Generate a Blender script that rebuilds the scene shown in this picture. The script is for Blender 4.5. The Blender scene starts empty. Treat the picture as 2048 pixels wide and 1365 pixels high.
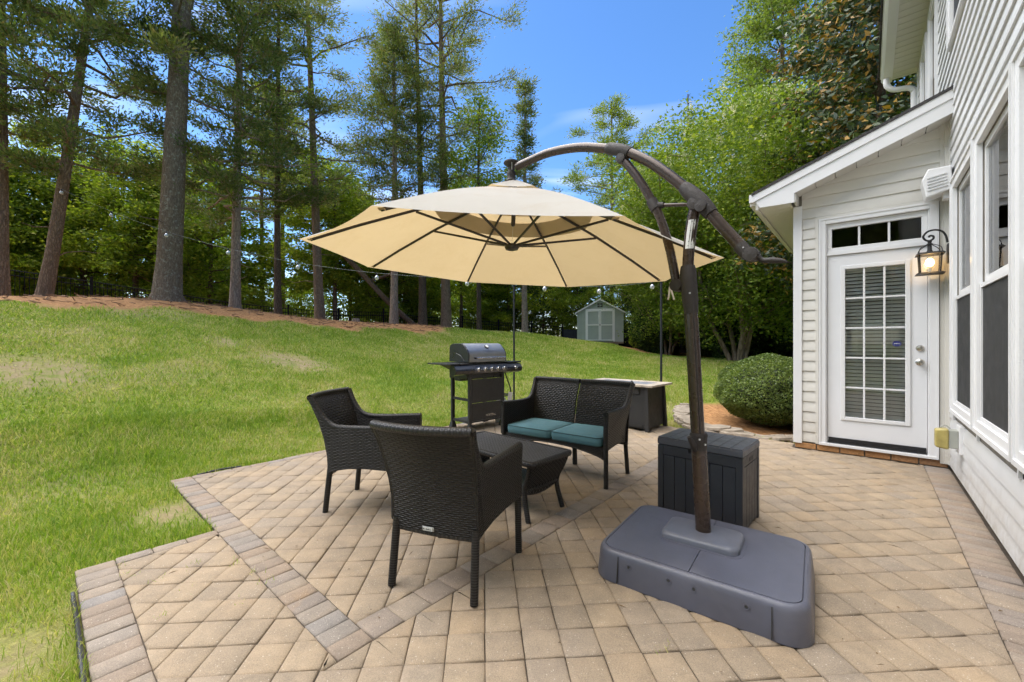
import bpy, bmesh, math, random
import numpy as np
from mathutils import Vector, Matrix

R = math.radians
scene = bpy.context.scene
col = scene.collection

# ------------------------------------------------------------------ camera
cam_d = bpy.data.cameras.new("camera")
cam = bpy.data.objects.new("camera", cam_d)
col.objects.link(cam)
cam.location = (0.0, 0.0, 1.2)
cam.rotation_euler = (R(90), 0, 0)
cam_d.sensor_width = 36.0
cam_d.lens = 14.38
cam_d.shift_y = 0.0017
cam_d.clip_start = 0.05
cam_d.clip_end = 2000
scene.camera = cam

# ------------------------------------------------------------------ sky, sun, exposure
SUN_DIR = Vector((-0.42, 0.20, 0.885)).normalized()      # towards the sun
sun_el = math.asin(SUN_DIR.z)
sun_az = math.atan2(SUN_DIR.x, SUN_DIR.y)
world = bpy.data.worlds.new("World")
scene.world = world
world.use_nodes = True
wn, wl = world.node_tree.nodes, world.node_tree.links
wn.clear()
w_out = wn.new("ShaderNodeOutputWorld")
w_bg = wn.new("ShaderNodeBackground")
w_bg.inputs["Strength"].default_value = 0.105
w_sky = wn.new("ShaderNodeTexSky")
w_sky.sky_type = 'NISHITA'
w_sky.sun_disc = False
w_sky.sun_elevation = sun_el
w_sky.sun_rotation = sun_az
w_sky.air_density = 1.0
w_sky.dust_density = 0.25
w_sky.ozone_density = 3.0
w_hsv = wn.new("ShaderNodeHueSaturation")
w_hsv.inputs["Saturation"].default_value = 1.22
w_hsv.inputs["Value"].default_value = 1.0
w_hsv.inputs["Hue"].default_value = 0.504
wl.new(w_sky.outputs[0], w_hsv.inputs["Color"])
# thin high cloud: noise on the plane of the sky, drawn out sideways
w_tc = wn.new("ShaderNodeTexCoord")
w_sep = wn.new("ShaderNodeSeparateXYZ")
wl.new(w_tc.outputs["Generated"], w_sep.inputs[0])
def wmath(op, a, b=None, clamp=False):
    n = wn.new("ShaderNodeMath"); n.operation = op; n.use_clamp = clamp
    for i, v in enumerate((a, b)):
        if v is None: continue
        if isinstance(v, (int, float)): n.inputs[i].default_value = v
        else: wl.new(v, n.inputs[i])
    return n.outputs[0]
w_zc = wmath('MAXIMUM', w_sep.outputs[2], 0.04)
w_zc = wmath('ADD', w_zc, 0.12)
w_px = wmath('DIVIDE', w_sep.outputs[0], w_zc)
w_py = wmath('DIVIDE', w_sep.outputs[1], w_zc)
w_cmb = wn.new("ShaderNodeCombineXYZ")
wl.new(w_px, w_cmb.inputs[0]); wl.new(w_py, w_cmb.inputs[1])
w_map = wn.new("ShaderNodeMapping")
w_map.inputs["Rotation"].default_value = (0, 0, R(12))
w_map.inputs["Scale"].default_value = (0.55, 1.9, 1.0)
w_map.inputs["Location"].default_value = (0.35, 0.2, 0.0)
wl.new(w_cmb.outputs[0], w_map.inputs[0])
w_noise = wn.new("ShaderNodeTexNoise")
w_noise.inputs["Scale"].default_value = 1.0
w_noise.inputs["Detail"].default_value = 3.5
w_noise.inputs["Roughness"].default_value = 0.52
w_noise.inputs["Distortion"].default_value = 0.35
wl.new(w_map.outputs[0], w_noise.inputs["Vector"])
w_ramp = wn.new("ShaderNodeValToRGB")
w_ramp.color_ramp.elements[0].position = 0.54
w_ramp.color_ramp.elements[0].color = (0, 0, 0, 1)
w_ramp.color_ramp.elements[1].position = 0.86
w_ramp.color_ramp.elements[1].color = (1, 1, 1, 1)
wl.new(w_noise.outputs["Fac"], w_ramp.inputs[0])
w_mix = wn.new("ShaderNodeMixRGB")
w_mix.inputs[2].default_value = (6.8, 7.0, 7.6, 1)
wl.new(w_ramp.outputs[0], w_mix.inputs[0])
wl.new(w_hsv.outputs[0], w_mix.inputs[1])
wl.new(w_mix.outputs[0], w_bg.inputs["Color"])
wl.new(w_bg.outputs[0], w_out.inputs["Surface"])

sun_d = bpy.data.lights.new("sun", 'SUN')
sun_d.energy = 3.7
sun_d.angle = R(80)
sun_d.color = (1.0, 0.95, 0.86)
sun = bpy.data.objects.new("sun", sun_d)
col.objects.link(sun)
sun.location = (-20, 20, 40)
sun.rotation_euler = SUN_DIR.to_track_quat('Z', 'Y').to_euler()

scene.view_settings.view_transform = 'Standard'
scene.view_settings.look = 'None'
scene.view_settings.gamma = 1.0
scene.view_settings.use_curve_mapping = False
scene.view_settings.exposure = 1.3
scene.cycles.max_bounces = 6
scene.cycles.use_adaptive_sampling = True
scene.cycles.adaptive_threshold = 0.03
scene.cycles.diffuse_bounces = 3
scene.cycles.glossy_bounces = 3
scene.cycles.transmission_bounces = 3
scene.cycles.transparent_max_bounces = 6

# ------------------------------------------------------------------ helpers
def tag(o, label=None, cat=None, group=None, kind=None):
    if label: o["label"] = label
    if cat: o["category"] = cat
    if group: o["group"] = group
    if kind: o["kind"] = kind
    return o

def empty(name, loc=(0, 0, 0), rz=0.0, label=None, cat=None, group=None, parent=None):
    o = bpy.data.objects.new(name, None)
    col.objects.link(o)
    o.location = loc
    o.rotation_euler = (0, 0, rz)
    o.empty_display_size = 0.1
    o.parent = parent
    return tag(o, label, cat, group)

def link(name, me, parent=None, loc=None, rot=None):
    o = bpy.data.objects.new(name, me)
    col.objects.link(o)
    o.parent = parent
    if loc is not None: o.location = loc
    if rot is not None: o.rotation_euler = rot
    return o

def copy_tree(o, parent=None):
    c = o.copy()
    col.objects.link(c)
    c.parent = parent
    for ch in list(o.children):
        copy_tree(ch, c)
    return c

def mesh_np(name, V, F4=None, F3=None, mats=(), smooth=False):
    """fast mesh from numpy arrays of quads and triangles"""
    me = bpy.data.meshes.new(name)
    V = np.asarray(V, np.float32)
    nq = 0 if F4 is None else len(F4)
    nt = 0 if F3 is None else len(F3)
    me.vertices.add(len(V))
    me.vertices.foreach_set("co", V.ravel())
    nq, nt = int(nq), int(nt)
    loops = []
    if nq: loops.append(np.asarray(F4, np.int32).ravel())
    if nt: loops.append(np.asarray(F3, np.int32).ravel())
    loops = np.concatenate(loops)
    me.loops.add(len(loops))
    me.loops.foreach_set("vertex_index", loops)
    me.polygons.add(nq + nt)
    starts = np.concatenate([np.arange(nq) * 4, nq * 4 + np.arange(nt) * 3]).astype(np.int32)
    me.polygons.foreach_set("loop_start", starts)
    if smooth:
        me.polygons.foreach_set("use_smooth", np.ones(nq + nt, bool))
    me.update(calc_edges=True)
    for m in mats: me.materials.append(m)
    return me

class MB:
    """collects boxes, tubes, lathes, prisms and grids for one part"""
    def __init__(self):
        self.v, self.f, self.uv = [], [], []
    def add(self, vs, fs, uvs=None):
        n = len(self.v)
        self.v += [tuple(p) for p in vs]
        for i, fc in enumerate(fs):
            self.f.append([n + k for k in fc])
            self.uv.append(None if uvs is None else uvs[i])
        return self
    def box(self, c, s, M=None):
        x, y, z = (k / 2 for k in s)
        vs = [Vector((a * x, b * y, d * z)) for a in (-1, 1) for b in (-1, 1) for d in (-1, 1)]
        if M is not None: vs = [M @ p for p in vs]
        vs = [(p[0] + c[0], p[1] + c[1], p[2] + c[2]) for p in vs]
        fs = [(0, 1, 3, 2), (4, 6, 7, 5), (0, 4, 5, 1), (2, 3, 7, 6), (0, 2, 6, 4), (1, 5, 7, 3)]
        return self.add(vs, fs)
    def span(self, a, b):
        return self.box([(p + q) / 2 for p, q in zip(a, b)], [abs(q - p) for p, q in zip(a, b)])
    def tube(self, pts, r, n=8, cap=True, flat=1.0, closed=False):
        pts = [Vector(p) for p in pts]
        m = len(pts)
        rs = r if isinstance(r, (list, tuple)) else [r] * m
        rings = []
        prev = None
        for i, p in enumerate(pts):
            a = pts[i - 1] if (i or closed) else pts[0]
            b = pts[(i + 1) % m] if (i < m - 1 or closed) else pts[-1]
            t = (b - a).normalized()
            if prev is None:
                up = Vector((0, 0, 1)) if abs(t.z) < 0.9 else Vector((0, 1, 0))
                nx = t.cross(up).normalized()
            else:
                nx = (prev - t * prev.dot(t)).normalized()
            prev = nx
            ny = t.cross(nx)
            rings.append([p + nx * (rs[i] * math.cos(2 * math.pi * k / n)) + ny * (rs[i] * flat * math.sin(2 * math.pi * k / n)) for k in range(n)])
        vs = [q for rg in rings for q in rg]
        fs, uvs = [], []
        acc = 0.0
        for i in range(m if closed else m - 1):
            j = (i + 1) % m
            ln = (pts[j] - pts[i]).length
            for k in range(n):
                k2 = (k + 1) % n
                fs.append((i * n + k, i * n + k2, j * n + k2, j * n + k))
                w = 2 * math.pi * rs[i] / n
                uvs.append(((k * w, acc), ((k + 1) * w, acc), ((k + 1) * w, acc + ln), (k * w, acc + ln)))
            acc += ln
        if cap and not closed:
            fs.append(tuple(reversed(range(n)))); uvs.append([(0, 0)] * n)
            fs.append(tuple((m - 1) * n + k for k in range(n))); uvs.append([(0, 0)] * n)
        return self.add(vs, fs, uvs)
    def lathe(self, prof, n=16, c=(0, 0, 0), M=None, sx=1.0, sy=1.0):
        vs, fs = [], []
        for r, z in prof:
            for k in range(n):
                a = 2 * math.pi * k / n
                p = Vector((r * sx * math.cos(a), r * sy * math.sin(a), z))
                if M is not None: p = M @ p
                vs.append((p[0] + c[0], p[1] + c[1], p[2] + c[2]))
        for i in range(len(prof) - 1):
            for k in range(n):
                k2 = (k + 1) % n
                fs.append((i * n + k, i * n + k2, (i + 1) * n + k2, (i + 1) * n + k))
        fs.append(tuple(reversed(range(n))))
        fs.append(tuple((len(prof) - 1) * n + k for k in range(n)))
        return self.add(vs, fs)
    def prism(self, poly, fn0, fn1):
        """poly: 2-d points; fn0/fn1 map a point to the two ends in 3-d"""
        n = len(poly)
        vs = [fn0(*p) for p in poly] + [fn1(*p) for p in poly]
        fs = [tuple(reversed(range(n))), tuple(range(n, 2 * n))]
        uvs = [[poly[k] for k in reversed(range(n))], [poly[k] for k in range(n)]]
        acc = 0
        d = (Vector(vs[n]) - Vector(vs[0])).length
        for k in range(n):
            k2 = (k + 1) % n
            ln = math.dist(poly[k], poly[k2])
            fs.append((k, k2, n + k2, n + k))
            uvs.append(((acc, 0), (acc + ln, 0), (acc + ln, d), (acc, d)))
            acc += ln
        return self.add(vs, fs, uvs)
    def grid(self, fn, nu, nv, su=1.0, sv=1.0, flip=False):
        vs = [fn(i / nu, j / nv) for j in range(nv + 1) for i in range(nu + 1)]
        fs, uvs = [], []
        for j in range(nv):
            for i in range(nu):
                a = j * (nu + 1) + i
                q = (a, a + 1, a + nu + 2, a + nu + 1)
                t = ((i / nu * su, j / nv * sv), ((i + 1) / nu * su, j / nv * sv), ((i + 1) / nu * su, (j + 1) / nv * sv), (i / nu * su, (j + 1) / nv * sv))
                if flip: q, t = q[::-1], t[::-1]
                fs.append(q); uvs.append(t)
        return self.add(vs, fs, uvs)
    def shift(self, d):
        self.v = [(p[0] + d[0], p[1] + d[1], p[2] + d[2]) for p in self.v]
        return self
    def mesh(self, name, mat, smooth=None, recalc=True):
        me = bpy.data.meshes.new(name)
        me.from_pydata(self.v, [], self.f)
        if any(u is not None for u in self.uv):
            lay = me.uv_layers.new(name="uv")
            i = 0
            for fc, u in zip(self.f, self.uv):
                for k in range(len(fc)):
                    lay.data[i].uv = u[k] if u is not None else (0, 0)
                    i += 1
        if recalc:
            bm = bmesh.new(); bm.from_mesh(me)
            bmesh.ops.recalc_face_normals(bm, faces=bm.faces)
            bm.to_mesh(me); bm.free()
        if mat is not None: me.materials.append(mat)
        if smooth is not None:
            me.polygons.foreach_set("use_smooth", np.ones(len(me.polygons), bool))
            if smooth < 180: me.set_sharp_from_angle(angle=R(smooth))
        me.update()
        return me
    def build(self, name, mat, parent=None, smooth=None, bevel=0, seg=2, loc=None, rot=None, recalc=True):
        o = link(name, self.mesh(name, mat, smooth, recalc), parent, loc, rot)
        if bevel:
            m = o.modifiers.new("edge", 'BEVEL')
            m.width = bevel; m.segments = seg; m.limit_method = 'ANGLE'; m.angle_limit = R(35)
            m.harden_normals = False
        return o

def smooth_line(pts, n=6):
    """Catmull-Rom through the points"""
    P = [Vector(p) for p in pts]
    P = [P[0] * 2 - P[1]] + P + [P[-1] * 2 - P[-2]]
    out = []
    for i in range(1, len(P) - 2):
        for k in range(n):
            t = k / n
            a, b, c, d = P[i - 1], P[i], P[i + 1], P[i + 2]
            out.append(0.5 * ((2 * b) + (c - a) * t + (2 * a - 5 * b + 4 * c - d) * t * t + (3 * b - a - 3 * c + d) * t ** 3))
    out.append(P[-2])
    return out

# ------------------------------------------------------------------ materials
def new_mat(name):
    m = bpy.data.materials.new(name)
    m.use_nodes = True
    nt = m.node_tree
    b = nt.nodes["Principled BSDF"]
    return m, nt, b

class NT:
    """small node-writing shorthand"""
    def __init__(self, nt): self.nt = nt
    def n(self, t, **kw):
        o = self.nt.nodes.new(t)
        for k, v in kw.items(): setattr(o, k, v)
        return o
    def l(self, a, b): self.nt.links.new(a, b)
    def m(self, op, a, b=None, c=None, clamp=False):
        o = self.n("ShaderNodeMath", operation=op, use_clamp=clamp)
        for i, v in enumerate((a, b, c)):
            if v is None: continue
            if isinstance(v, (int, float)): o.inputs[i].default_value = v
            else: self.l(v, o.inputs[i])
        return o.outputs[0]
    def noise(self, vec, scale, detail=3, rough=0.5, dist=0.0):
        o = self.n("ShaderNodeTexNoise")
        o.inputs["Scale"].default_value = scale
        o.inputs["Detail"].default_value = detail
        o.inputs["Roughness"].default_value = rough
        o.inputs["Distortion"].default_value = dist
        if vec is not None: self.l(vec, o.inputs["Vector"])
        return o.outputs["Fac"]
    def ramp(self, fac, stops, interp='LINEAR'):
        o = self.n("ShaderNodeValToRGB")
        o.color_ramp.interpolation = interp
        e = o.color_ramp.elements
        while len(e) < len(stops): e.new(0.5)
        for i, (p, c) in enumerate(stops):
            e[i].position = p
            e[i].color = (*c, 1) if len(c) == 3 else c
        self.l(fac, o.inputs[0])
        return o.outputs[0]
    def mix(self, fac, a, b, mode='MIX'):
        o = self.n("ShaderNodeMixRGB", blend_type=mode)
        for i, v in enumerate((fac, a, b)):
            if isinstance(v, (int, float)): o.inputs[i].default_value = v
            elif isinstance(v, tuple): o.inputs[i].default_value = (*v, 1)
            else: self.l(v, o.inputs[i])
        return o.outputs[0]
    def bump(self, h, strength, dist, bsdf, normal=None):
        o = self.n("ShaderNodeBump")
        o.inputs["Strength"].default_value = strength
        o.inputs["Distance"].default_value = dist
        self.l(h, o.inputs["Height"])
        if normal is not None: self.l(normal, o.inputs["Normal"])
        self.l(o.outputs[0], bsdf.inputs["Normal"])
        return o.outputs[0]
    def obj(self): return self.n("ShaderNodeTexCoord").outputs["Object"]
    def pos(self): return self.n("ShaderNodeNewGeometry").outputs["Position"]
    def scaled(self, vec, s, loc=(0, 0, 0), rot=(0, 0, 0)):
        o = self.n("ShaderNodeMapping")
        o.inputs["Scale"].default_value = s
        o.inputs["Location"].default_value = loc
        o.inputs["Rotation"].default_value = rot
        self.l(vec, o.inputs[0])
        return o.outputs[0]

def plain(name, c, rough=0.5, var=0.12, scale=6.0, bump=0.0, bscale=60.0, metal=0.0, spec=0.5, dirt=0.0, stretch=(1, 1, 1), dirt_c=(0.16, 0.13, 0.09), splash=0.0):
    """painted / moulded surface with gentle wear: colour drift, fine relief, uneven gloss"""
    m, nt, b = new_mat(name)
    k = NT(nt)
    p = k.scaled(k.obj(), stretch)
    f1 = k.noise(p, scale, 4, 0.6)
    lo = tuple(max(0, x * (1 - var)) for x in c); hi = tuple(min(1, x * (1 + var)) for x in c)
    cc = k.ramp(f1, [(0.3, lo), (0.7, hi)])
    if dirt:
        f2 = k.noise(p, scale * 0.35, 5, 0.7, 0.6)
        d = k.ramp(f2, [(0.52, (0, 0, 0)), (0.78, (dirt, dirt, dirt))])
        cc = k.mix(d, cc, dirt_c)
    if splash:                                   # rain-splashed soil low on the wall
        sz_ = k.n("ShaderNodeSeparateXYZ"); k.l(k.pos(), sz_.inputs[0])
        low = k.ramp(sz_.outputs[2], [(0.02, (splash,) * 3), (0.42, (0, 0, 0))])
        sp_ = k.ramp(k.noise(k.pos(), 9.0, 5, 0.7, 0.8), [(0.38, (0, 0, 0)), (0.72, (1, 1, 1))])
        cc = k.mix(k.m('MULTIPLY', low, sp_), cc, (0.27, 0.215, 0.15))
    k.l(cc, b.inputs["Base Color"])
    r = k.ramp(k.noise(p, scale * 2.3, 3), [(0.3, (rough * 0.85,) * 3), (0.7, (min(1, rough * 1.15),) * 3)])
    k.l(r, b.inputs["Roughness"])
    b.inputs["Metallic"].default_value = metal
    b.inputs["Specular IOR Level"].default_value = spec
    if bump: k.bump(k.noise(p, bscale, 3, 0.6), bump, 0.01, b)
    return m

def leaf_mat(name, dark, light, alt=None, transl=0.35, rough=0.55, spec=0.25, alt_at=0.86):
    m, nt, b = new_mat(name)
    k = NT(nt)
    g = k.n("ShaderNodeNewGeometry")
    oi = k.n("ShaderNodeObjectInfo")
    stops = [(0.0, dark), (0.75, light)]
    if alt is not None: stops += [(alt_at, light), (min(0.99, alt_at + 0.03), alt)]
    c = k.ramp(g.outputs["Random Per Island"], stops)
    drift = k.noise(g.outputs["Position"], 0.55, 3, 0.6)
    c = k.mix(1.0, c, k.ramp(drift, [(0.25, (0.62, 0.68, 0.62)), (0.75, (1.3, 1.22, 1.12))]), 'MULTIPLY')
    c = k.mix(1.0, c, k.ramp(oi.outputs["Random"], [(0.0, (0.85, 0.9, 0.95)), (1.0, (1.15, 1.1, 0.95))]), 'MULTIPLY')
    k.l(c, b.inputs["Base Color"])
    b.inputs["Roughness"].default_value = rough
    b.inputs["Specular IOR Level"].default_value = spec
    t = k.n("ShaderNodeBsdfTranslucent")
    tc = k.mix(1.0, c, (1.25, 1.3, 0.55), 'MULTIPLY')
    k.l(tc, t.inputs["Color"])
    mx = k.n("ShaderNodeMixShader")
    mx.inputs[0].default_value = transl
    k.l(b.outputs[0], mx.inputs[1]); k.l(t.outputs[0], mx.inputs[2])
    k.l(mx.outputs[0], nt.nodes["Material Output"].inputs["Surface"])
    return m

def bark_mat(name, c0, c1, lichen=None, scale=9.0):
    m, nt, b = new_mat(name)
    k = NT(nt)
    p = k.obj()
    v = k.n("ShaderNodeTexVoronoi", feature='DISTANCE_TO_EDGE')
    v.inputs["Scale"].default_value = scale
    wv_ = k.n("ShaderNodeVectorMath", operation='ADD'); k.l(k.scaled(p, (2.6, 2.6, 0.55)), wv_.inputs[0]); wn_ = k.n("ShaderNodeTexNoise"); wn_.inputs["Scale"].default_value = 6.0; k.l(p, wn_.inputs["Vector"]); k.l(k.scaled(wn_.outputs["Color"], (0.25, 0.25, 0.25)), wv_.inputs[1]); k.l(wv_.outputs[0], v.inputs["Vector"])
    crack = k.ramp(v.outputs["Distance"], [(0.0, (0.25, 0.25, 0.25)), (0.22, (1, 1, 1))])
    n1 = k.noise(k.scaled(p, (1, 1, 0.35)), scale * 2.2, 5, 0.7)
    cc = k.mix(k.m('MULTIPLY', n1, 1.0), c0, c1)
    cc = k.mix(crack, k.mix(1.0, cc, (0.45, 0.42, 0.4), 'MULTIPLY'), cc)
    if lichen is not None:
        n2 = k.noise(p, 11.0, 5, 0.75)
        lm = k.ramp(n2, [(0.54, (0, 0, 0)), (0.66, (0.6, 0.6, 0.6))])
        cc = k.mix(lm, cc, lichen)
    k.l(cc, b.inputs["Base Color"])
    b.inputs["Roughness"].default_value = 0.92
    b.inputs["Specular IOR Level"].default_value = 0.15
    hh = k.m('ADD', crack, k.m('MULTIPLY', n1, 0.6))
    k.bump(hh, 0.9, 0.02, b)
    return m

def weave_mat(name, c, row=0.010, ln=0.042, rough=0.38, strength=1.0, open_weave=False):
    """flat resin wicker: rows of strands that pass over and under; uv is in metres"""
    m, nt, b = new_mat(name)
    k = NT(nt)
    uv = k.n("ShaderNodeUVMap"); uv.uv_map = "uv"
    s = k.n("ShaderNodeSeparateXYZ"); k.l(uv.outputs[0], s.inputs[0])
    wob = k.noise(uv.outputs[0], 25.0, 2)
    vv = k.m('ADD', k.m('DIVIDE', s.outputs[1], row), k.m('MULTIPLY', wob, 0.35))
    j = k.m('FLOOR', vv)
    ph = k.m('MULTIPLY', k.m('MODULO', j, 2.0), 0.5)
    uu = k.m('ADD', k.m('DIVIDE', s.outputs[0], ln), ph)
    su = k.m('ABSOLUTE', k.m('SINE', k.m('MULTIPLY', uu, math.pi)))
    sv = k.m('ABSOLUTE', k.m('SINE', k.m('MULTIPLY', vv, math.pi)))
    h = k.m('MULTIPLY', k.m('POWER', su, 0.6), k.m('POWER', sv, 0.5))
    cc = k.ramp(h, [(0.05, tuple(x * 0.18 for x in c)), (0.55, c), (1.0, tuple(min(1, x * 1.45) for x in c))])
    dust = k.noise(uv.outputs[0], 9.0, 4, 0.7)
    cc = k.mix(k.ramp(dust, [(0.5, (0, 0, 0)), (0.85, (0.3, 0.3, 0.3))]), cc, (0.055, 0.048, 0.038))
    k.l(cc, b.inputs["Base Color"])
    b.inputs["Roughness"].default_value = rough
    b.inputs["Specular IOR Level"].default_value = 0.36
    k.bump(h, strength, 0.006, b)
    return m
# ------------------------------------------------------------------ terrain
PHI = R(49.0)                       # the house and patio stand turned by this angle
CU, SU = math.cos(PHI), math.sin(PHI)
def uv2w(u, v, z=0.0): return Vector((u * CU - v * SU, u * SU + v * CU, z))
def w2uv(x, y): return x * CU + y * SU, -x * SU + y * CU

# spot heights of the plot: x, y, z
_spots = [(-13.8, 11.0, 2.30), (-12.3, 10.8, 2.36), (-9.27, 11.0, 2.37), (-8.8, 13.0, 2.25), (-7.28, 15.5, 2.02), (-5.2, 18.0, 1.93),
          (-3.0, 19.0, 1.78), (0.65, 20.5, 1.55), (4.67, 21.7, 1.13), (6.5, 20.0, 0.86), (7.2, 18.0, 0.62), (7.4, 14.0, 0.56), (9.5, 13.0, 0.42),
          (12.0, 18.0, 0.5), (-15.76, 13.0, 2.30), (-14.6, 14.2, 2.12), (-11.8, 16.0, 1.66), (-8.45, 18.0, 1.38), (-4.36, 20.5, 1.30),
          (-0.65, 22.0, 1.10), (3.0, 23.5, 0.95), (-16.5, 8.0, 2.25), (-16.0, 4.0, 2.0), (-14.0, 0.0, 1.6), (-9.0, 0.0, 0.75), (-6.0, 6.0, 0.85),
          (-7.5, 8.5, 1.65), (-4.0, 10.0, 0.98), (-2.0, 14.0, 1.25), (2.0, 14.0, 0.85), (1.0, 9.0, 0.30), (4.0, 10.0, 0.25), (-3.2, 2.5, 0.02),
          (-4.5, 3.0, 0.18), (-3.5, 0.0, 0.0), (-5.0, -4.0, 0.1), (0, -4, 0), (4, -4, 0), (7, 4, 0), (7, 9, 0.12), (12, 8, 0.2),
          (-30, 30, -1.2), (-40, 10, 0.5), (-30, -10, 1.5), (0, 45, -1.0), (25, 40, -0.4), (30, 15, 0.0), (-60, 60, -4), (0, 90, -3), (60, 60, -2), (30, -15, 0), (0, -20, 0)]
_P = np.array(_spots, float)
def _tps(r2): return np.where(r2 > 1e-9, 0.5 * r2 * np.log(np.maximum(r2, 1e-9)), 0.0)
_d2 = ((_P[:, None, :2] - _P[None, :, :2]) ** 2).sum(-1)
_n = len(_P)
_A = np.zeros((_n + 3, _n + 3))
_A[:_n, :_n] = _tps(_d2) + np.eye(_n) * 0.6
_A[:_n, _n] = 1; _A[:_n, _n + 1:] = _P[:, :2]
_A[_n, :_n] = 1; _A[_n + 1:, :_n] = _P[:, :2].T
_w = np.linalg.solve(_A, np.concatenate([_P[:, 2], [0, 0, 0]]))
def _sm(t): t = np.clip(t, 0, 1); return t * t * (3 - 2 * t)
def terrain(x, y):
    x = np.atleast_1d(np.asarray(x, float)); y = np.atleast_1d(np.asarray(y, float))
    xc, yc = np.clip(x, -70, 70), np.clip(y, -30, 95)
    out = np.empty(x.shape)
    for s in range(0, x.size, 20000):
        a, b = xc.ravel()[s:s + 20000], yc.ravel()[s:s + 20000]
        r2 = (a[:, None] - _P[None, :, 0]) ** 2 + (b[:, None] - _P[None, :, 1]) ** 2
        out.ravel()[s:s + 20000] = _tps(r2) @ _w[:_n] + _w[_n] + _w[_n + 1] * a + _w[_n + 2] * b
    u, v = w2uv(x, y)
    # flat where the patio and the house stand
    du = np.maximum(np.maximum(0.0 - u, u - 5.95), 0); dv = np.maximum(v - 4.62, 0)
    d = np.hypot(du, dv)
    d = np.where((v < -0.5), 0.0, d)
    f = _sm((d - 0.05) / 1.6)
    bump = 0.02 * np.sin(x * 1.3 + 0.7 * y) * np.sin(y * 1.1 - 0.4 * x)
    return (out + bump) * f + np.where(f < 1, -0.015 * (1 - f), 0)
def tz(x, y): return float(terrain([x], [y])[0])

# pine straw bed: far side of this line (u -> v)
_bu = np.array([-14, -6, -2.0, 0.5, 2.2, 4.0, 6.5, 10.0, 13.0, 16.0, 18.0])
_bv = np.array([13.6, 13.2, 12.9, 12.35, 12.2, 12.2, 12.15, 12.0, 14.9, 14.8, 14.6])
def mulch_mask(x, y):
    u, v = w2uv(x, y)
    edge = np.interp(u, _bu, _bv)
    wob = 0.25 * np.sin(u * 2.3) + 0.18 * np.sin(u * 5.1 + 1.0) + 0.12 * np.sin(v * 3.3 + u)
    a = _sm((v - edge + wob) / 0.5 + 0.5)
    # leaf litter under the trees at the right
    b = _sm((y + 0.30 * x - 17.4 + 0.3 * np.sin(x * 1.9) + 0.2 * np.sin(y * 2.4)) / 0.7) * _sm((x - 4.6) / 1.0)
    c = _sm((y - 22.6) / 0.6)
    # the bed round the clipped bush, inside the stones
    e = _sm((1.62 - np.hypot((x - 4.35), (y - 6.25))) / 0.1)
    return np.maximum(np.maximum(a, b), np.maximum(c, e))

WORN = [(-4.35, 8.2, 0.75, 0.9), (-6.3, 5.35, 0.85, 0.8), (-5.9, 8.35, 0.4, 0.7), (-2.38, 2.95, 0.38, 0.9), (-2.0, 1.55, 0.3, 0.8), (-8.2, 8.75, 0.5, 0.5), (-7.7, 9.3, 0.6, 0.45), (3.05, 7.0, 0.55, 0.8), (2.55, 6.2, 0.3, 0.6), (-3.6, 3.35, 0.5, 0.4), (-5.2, 6.3, 0.6, 0.35)]
def worn_mask(x, y):
    m = np.zeros(np.shape(x))
    for cx, cy, rr, s in WORN:
        d = np.hypot(x - cx, (y - cy) * 1.25) / rr
        m = np.maximum(m, min(1.0, s * 1.2) * _sm(1.45 - d))
    return m
def axis(lo, hi, fine_lo, fine_hi, step, grow=1.22):
    a = list(np.arange(fine_lo, fine_hi + 1e-6, step))
    s = step
    while a[-1] < hi: s *= grow; a.append(a[-1] + s)
    s = step
    while a[0] > lo: s *= grow; a.insert(0, a[0] - s)
    return np.array(a)
gx = axis(-420, 420, -19, 15, 0.3); gy = axis(-200, 620, -3, 27, 0.3)
GX, GY = np.meshgrid(gx, gy)
GZ = terrain(GX.ravel(), GY.ravel())
nX, nY = len(gx), len(gy)
ii = (np.arange(nY - 1)[:, None] * nX + np.arange(nX - 1)[None, :]).ravel()

def lawn_colour(k, geo):
    """green, straw and bare-earth drift of the lawn, by place"""
    f1 = k.noise(geo, 0.55, 5, 0.62, 0.4)
    f2 = k.noise(k.scaled(geo, (1, 1, 1), (7.3, 2.1, 0)), 2.6, 4, 0.65)
    f = k.m('ADD', k.m('MULTIPLY', f1, 0.62), k.m('MULTIPLY', f2, 0.38))
    return f

mat_lawn, nt, b = new_mat("lawn_soil_and_turf")
k = NT(nt)
pp = k.pos()
f = lawn_colour(k, pp)
turf = k.ramp(f, [(0.36, (0.15, 0.22, 0.035)), (0.48, (0.21, 0.26, 0.050)), (0.58, (0.27, 0.28, 0.08)), (0.68, (0.36, 0.31, 0.16))])
turf = k.mix(1.0, turf, k.ramp(k.noise(pp, 38, 4, 0.7), [(0.3, (0.5, 0.55, 0.5)), (0.7, (1.35, 1.3, 1.2))]), 'MULTIPLY')
straw = k.mix(k.ramp(k.noise(k.scaled(pp, (16, 5, 5), rot=(0, 0, 0.5)), 1.6, 6, 0.8), [(0.34, (0, 0, 0)), (0.64, (1, 1, 1))]), (0.20, 0.09, 0.036), (0.60, 0.33, 0.15))
straw = k.mix(k.ramp(k.noise(pp, 2.1, 4), [(0.45, (0, 0, 0)), (0.8, (0.45, 0.45, 0.45))]), straw, (0.22, 0.14, 0.085))
at = k.n("ShaderNodeAttribute"); at.attribute_name = "mulch"
aw = k.n("ShaderNodeAttribute"); aw.attribute_name = "worn"
soil = k.mix(k.noise(pp, 14, 5, 0.7), (0.22, 0.16, 0.09), (0.46, 0.36, 0.22))
wm = k.m('MULTIPLY', aw.outputs["Fac"], k.ramp(k.noise(pp, 5, 4, 0.65), [(0.35, (0.1, 0.1, 0.1)), (0.6, (1, 1, 1))]))
turf = k.mix(wm, turf, soil)
k.l(k.mix(at.outputs["Fac"], turf, straw), b.inputs["Base Color"])
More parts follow.
